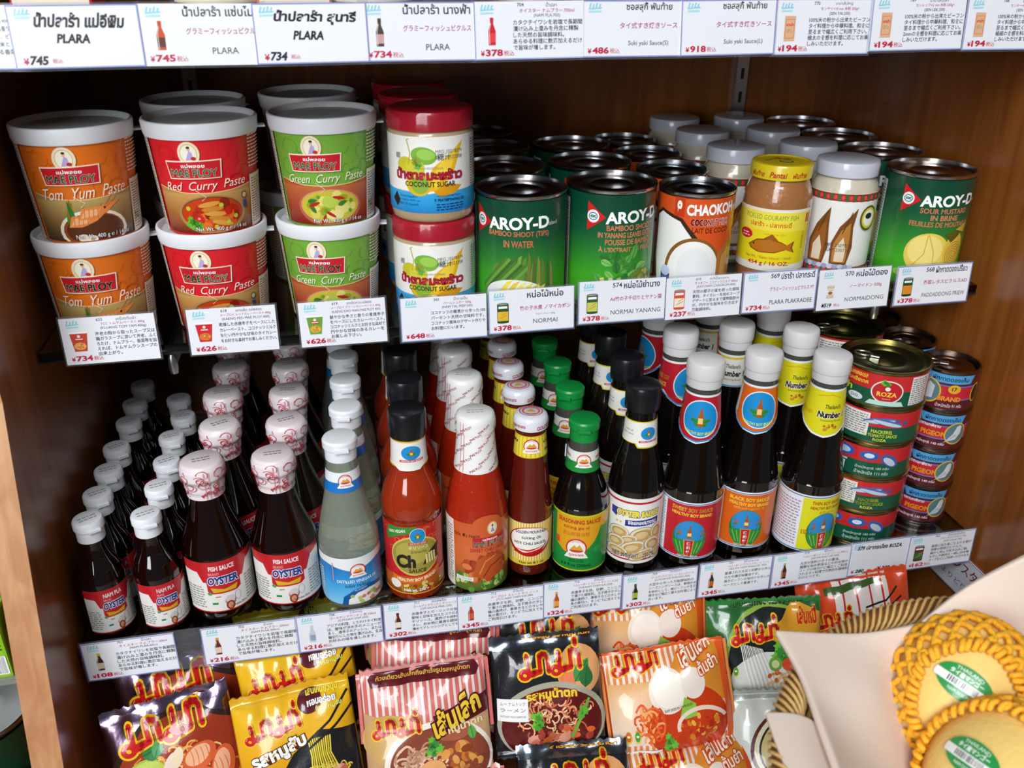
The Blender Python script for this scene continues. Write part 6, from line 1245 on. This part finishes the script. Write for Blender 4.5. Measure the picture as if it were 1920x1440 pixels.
r = root('cardboard_box', 'tan cardboard box at the left photo edge above the green pouch', 'box', loc=(-5, -10.8, -19.9)); box('carton', -7.5, 0, 0, 7.6, 12, 15, M('kraft_card', '#b98c60', .75), r, bev=.1); box('tape', -7.55, -.03, 9, 7.62, 0, 10.4, M('kraft_tape', '#a0764c', .35), r)
r = root('tea_pouch', 'bright green pouch with barcode at the left photo edge', 'pouch', loc=(-3.4, -13.6, -22.6))
box('pouch', -6.2, -.9, 0, 6.2, 1.6, 6.6, M('lime_pouch', '#8cc41c', .4, coat=.4), r, bev=.3); A = Art(); A.fine(-1, 3.0, 5.9, 6.1, 8, '#2c3c14', seed=2); A.barcode(4.0, .5, 6.0, 2.4); lay('print', A, lambda u, v: ((u, -.92, v), (0, -1, 0)), PRINT(), r)
box('base_tray', -6.3, -1.0, -.6, 6.3, 1.8, 0, M('clear_tray', '#d0d8c8', .1, trans=.7), r); 
r = root('large_tin', 'large silver tin lid at the left photo edge below the green pouch', 'tin', loc=(-2.55, -11.5, -37)); canrim(r, 4.72, 9.0, M('silver_lid', '#b4bab8', .35, .3), TINM); label_on('label', (lambda a: (a.rect(-14, .6, 14, 8.3, '#14381f'), a)[1])(Art()), [(4.72, 0), (4.72, 9)], 4.72, r, TIN(), su=.7)
for s, (x, y) in enumerate([(-.6, -17.3)]):
    r = root('tea_box', 'dark green box with white label in the bottom left corner', 'box', loc=(x-4, y-.5, -45)); box('carton', -6, -2.6, 0, 6.9, 3.0, 12.3, M('bottle_green_card', '#123c22', .4, coat=.3), r, bev=.1)
    A = Art(); A.conv([(4.0, 1.5), (6.6, 1.5), (6.6, 12), (3.6, 12)], '#e8e8dc'); A.line([(3.9, 1.5), (3.5, 12)], .15, '#c8d83c'); A.text('JACKFRUIT', 5.2, 11.2, '#222', w=2.3, h=.4); A.fine(4.3, 2, 6.4, 10.6, 12, '#3a3a3a'); A.text('for', 1.2, 8.6, '#e0ead8', w=1.8, h=.9, bold=.03); lay('print', A, lambda u, v: ((u, -2.62, v), (0, -1, 0)), PRINT(), r)
    A = Art(); A.text('tea bar', 3.6, 1.4, '#d8e4d0', w=4, h=.9); lay('top_print', A, lambda u, v: ((u, v-1.5, 12.32), (0, 0, 1)), PRINT(), r)
st = root('storage_crate', 'plain wooden crate under the neighbouring bay', 'crate', loc=(-6, -17, -60)); box('crate', -10, -6, 0, 9, 12, 15, WOODX, st, bev=.2)

# ---------------------------------------------------------------- wicker basket with foam sheets and mangoes
BX, BY, BZ, BR = 72.0, -49.0, -12.6, 17.2
stool = root('display_stool', 'round wooden display stool hidden under the wicker basket', 'stool', loc=(BX, BY, -110))
lathe('seat', [(0, 83.6), (11.4, 83.6), (12, 84), (12, 86), (11.6, 86.4), (0, 86.4)], WOODX, stool, n=40)
for k in range(4):
    a = pi/4+k*pi/2; V, F = tubemesh([[(8*cos(a), 8*sin(a), 83.8), (11*cos(a), 11*sin(a), 0)]], 1.3, 10); meshobj('leg', V, F, WOODX, stool)
CANE = M('light_cane', '#dcb470', .5, bump=.3, bscale=300); CANED = M('dark_cane', '#7a4e20', .6, bump=.3, bscale=300)
bk = root('wicker_basket', 'round woven wicker basket holding foam sheets and mangoes', 'basket', loc=(BX, BY, BZ))
def brad(z): return BR-.9*(1-((z+10.8)/10.8))*0-(-z)*.42
P = []
for i in range(12):
    z = -.6-i*.9
    P.append([(brad(z)*cos(t*2*pi/120)*(1+.012*(1 if (t//2+i) % 2 else -1)), brad(z)*sin(t*2*pi/120)*(1+.012*(1 if (t//2+i) % 2 else -1)), z) for t in range(120)])
V, F = tubemesh(P, .42, 6, True); o = meshobj('weavers', V, F, CANED, bk); o['kind'] = 'stuff'
P = [[((brad(z)+.15)*cos(a), (brad(z)+.15)*sin(a), z) for z in (0, -2.7, -5.4, -8, -10.8)] for a in [k*2*pi/60 for k in range(60)]]
V, F = tubemesh(P, .22, 6); o = meshobj('stakes', V, F, CANE, bk); o['kind'] = 'stuff'
V, F = tubemesh([[(BR*cos(t*2*pi/96), BR*sin(t*2*pi/96), 0) for t in range(96)]], .82, 10, True); meshobj('rim_core', V, F, CANED, bk)
P = []
for k in range(170):                                   # slanting wraps over the rim
    a = k*2*pi/170; q = []
    for j in range(9):
        ph = -1.0+j*pi/8*1.45; aa = a+j*.03; rr = BR+.93*cos(ph); q.append((rr*cos(aa), rr*sin(aa), .93*sin(ph)))
    P.append(q)
V, F = tubemesh(P, .13, 5); o = meshobj('rim_wraps', V, F, CANE, bk); o['kind'] = 'stuff'
V, F = tubemesh([[((BR-1.3)*cos(t*2*pi/96), (BR-1.3)*sin(t*2*pi/96), -.8) for t in range(96)]], .25, 6, True); meshobj('inner_binding', V, F, CANE, bk)
lathe('bottom', [(0, -11.2), (brad(-10.8), -11.2), (brad(-10.8), -10.7), (0, -10.7)], CANED, bk, n=40)

FOAM = M('white_foam', '#e2cfc0', .85, sss=.2, bump=.12, bscale=700)
def cr(p0, p1, p2, p3, t):
    return tuple(.5*(2*b+(c-a)*t+(2*a-5*b+4*c-d)*t*t+(-a+3*b-3*c+d)*t**3) for a, b, c, d in zip(p0, p1, p2, p3))
def sheet(name, G, th, label, sub=7):
    m, n = len(G), len(G[0]); R = []
    for row in G:
        q = []
        for j in range(n-1):
            for k in range(sub): q.append(cr(row[max(j-1, 0)], row[j], row[j+1], row[min(j+2, n-1)], k/sub))
        q.append(row[-1]); R.append(q)
    S = []; N = len(R[0])
    for i in range(m-1):
        for k in range(sub): S.append([cr(R[max(i-1, 0)][j], R[i][j], R[i+1][j], R[min(i+2, m-1)][j], k/sub) for j in range(N)])
    S.append(R[-1]); Mn = len(S); c = Vector(S[Mn//2][N//2])
    V = [tuple(Vector(p)-c) for q in S for p in q]; F = [(i*N+j, (i+1)*N+j, (i+1)*N+j+1, i*N+j+1) for i in range(Mn-1) for j in range(N-1)]
    r = root(name, label, 'foam sheet', 'white foam cushioning sheets', tuple(c)); o = meshobj('sheet', V, F, FOAM, r)
    so = o.modifiers.new('thickness', 'SOLIDIFY'); so.thickness = th*CM; so.offset = -1
    bv = o.modifiers.new('soft_edge', 'BEVEL'); bv.width = th*.3*CM; bv.segments = 2; bv.limit_method = 'ANGLE'; bv.angle_limit = 1
    return r
sheet('foam_sheet', [[(59.4, -33.8, -10.3), (65.1, -34.9, -10.6), (70.7, -34.9, -10.8)], [(59.4, -37.5, -10.7), (64.6, -38.4, -12.2), (70.6, -36.6, -17.5)], [(58.7, -41.8, -10.9), (63.2, -42.3, -14.5), (71.3, -40.9, -20.0)], [(57.3, -48.2, -11.0), (61.6, -48.2, -15.0), (69.1, -48.0, -20.2)]], .5, 'large white foam sheet with pointed corner beside the mangoes')
sheet('foam_sheet', [[(56.1, -39.4, -11.5), (58.1, -40.1, -11.4), (60.0, -40.9, -12.4)], [(55.6, -42.3, -11.6), (57.5, -42.6, -11.5), (59.9, -43.3, -12.9)], [(54.9, -47.3, -11.7), (56.6, -47.5, -11.6), (59.6, -47.8, -13.4)]], .45, 'smaller white foam sheet under the large one, lower left')
sheet('foam_sheet', [[(69.8, -35.1, -10.2), (73.7, -34.4, -8.2), (78.0, -34.8, -5.6)], [(70.4, -36.0, -11.6), (74.9, -35.6, -10.6), (80.2, -35.9, -8.6)], [(74.4, -36.6, -18.4), (78.6, -36.3, -17.8), (82.2, -37.8, -15.5)]], .5, 'white foam sheet rising behind the mangoes to the right')
MSKIN = M('mango_skin', '#f0cd78', .42, sss=.2, bump=.25, bscale=260); NET = M('yellow_foam_net', '#ffb32a', .6, sss=.25, bump=.5, bscale=400)
CAMP = Vector((32, -76.5, 32))
def mango(c, ax, tilt, rot, label, seed, op=44, su0=-.6, sv0=.9):
    """ax: semi axes; the open end of the net sleeve looks up towards the shopper"""
    r = root('mango', label, 'mango', 'mangoes in yellow foam nets', c)
    d = (CAMP-Vector(c)).normalized(); rt = Vector((0, 0, 1)).cross(d).normalized(); up = d.cross(rt)
    R0 = Matrix((rt, up, d)).transposed(); Rm = R0 @ Matrix.Rotation(radians(rot), 3, 'Z') @ Matrix.Rotation(radians(tilt[0]), 3, 'X') @ Matrix.Rotation(radians(tilt[1]), 3, 'Y')
    r.rotation_euler = Rm.to_euler(); a, b, cz = ax; rd = random.Random(seed)
    V = []; F = []; m, n = 24, 36
    def pt(th, ph, s=0):
        k = 1+.05*cos(ph-1.0)*sin(th)
        p = Vector((a*sin(th)*cos(ph)*k, b*sin(th)*sin(ph)*k, cz*cos(th))); nn = Vector((p.x/a/a, p.y/b/b, p.z/cz/cz)).normalized(); return p+nn*s, nn
    for i in range(m+1):
        for j in range(n): V.append(tuple(pt(max(.001, min(pi-.001, pi*i/m)), 2*pi*j/n)[0]))
    F = [(i*n+j, (i+1)*n+j, (i+1)*n+(j+1) % n, i*n+(j+1) % n) for i in range(m) for j in range(n)]
    meshobj('fruit', V, F, MSKIN, r)
    P = []; NN = 22; t0, t1 = radians(op), radians(150); rows = 9
    for s in range(NN):
        for sg in (1, -1):
            q = []
            for j in range(rows*5+1):
                f = j/(rows*5); th = t0+(t1-t0)*f; zig = abs(((f*rows+.5*0) % 2)-1); ph = 2*pi*(s+.5*sg*zig*1.04)/NN+.03*sin(5*th+s)
                q.append(tuple(pt(th, ph, .3+.12*rd.random())[0]))
            P.append(q)
    V, F = tubemesh(P, .21, 6); o = meshobj('net_strands', V, F, NET, r); o['kind'] = 'stuff'
    P = []                                                      # rolled, gathered mouth of the sleeve
    for k in range(NN*2):
        ph = 2*pi*k/(NN*2)+.05*rd.random(); q = []
        for j in range(9):
            al = 2*pi*j/8*.55; pp, nn = pt(t0+.07*cos(al)+.02*sin(ph*5), ph+.09*j/8, .35+.26*sin(al)); q.append(tuple(pp))
        P.append(q)
    V, F = tubemesh(P, .2, 6); meshobj('net_mouth', V, F, NET, r)
    A = Art(); A.ell(0, 0, 1.75, 1.05, '#2a9448', n=34); A.rect(-1.78, -.42, 1.78, .12, '#ecece6'); A.ell(-1.72, -.15, .1, .27, '#ecece6'); A.text('THAILAND', 0, .78, '#f0f6ee', w=1.7, h=.22, arc=-.1); A.text('タイ産マンゴー', -.05, .4, '#f0f6ee', w=2.1, h=.36, bold=.03); A.barcode(-1.1, -.42, 1.0, .12); A.text('NAM DOK MAI', 0, -.68, '#f0f6ee', w=1.5, h=.2)
    def sf(u, v):
        x, y = u+su0, v+sv0; z = cz*sqrt(max(0, 1-(x/a)**2-(y/b)**2)); nn = Vector((x/a/a, y/b/b, z/cz/cz)).normalized(); return (x+nn.x*.16, y+nn.y*.16, z+nn.z*.16), tuple(nn)
    lay('sticker', A, sf, PRINT(), r, su=.3, sv=.3)
mango((71.1, -38.4, -13.9), (4.35, 5.1, 3.8), (3, 11), -14, 'yellow mango in foam net with round green sticker, upper one', 3, 43)
mango((69.4, -45.4, -14.8), (4.9, 5.2, 3.8), (4, -24), -8, 'yellow mango in foam net at the bottom right corner, lower one', 5, 56)
mango((79.0, -43.2, -15.6), (4.2, 4.8, 3.8), (0, 6), 30, 'third netted mango, only a sliver at the right photo edge', 8, 60)
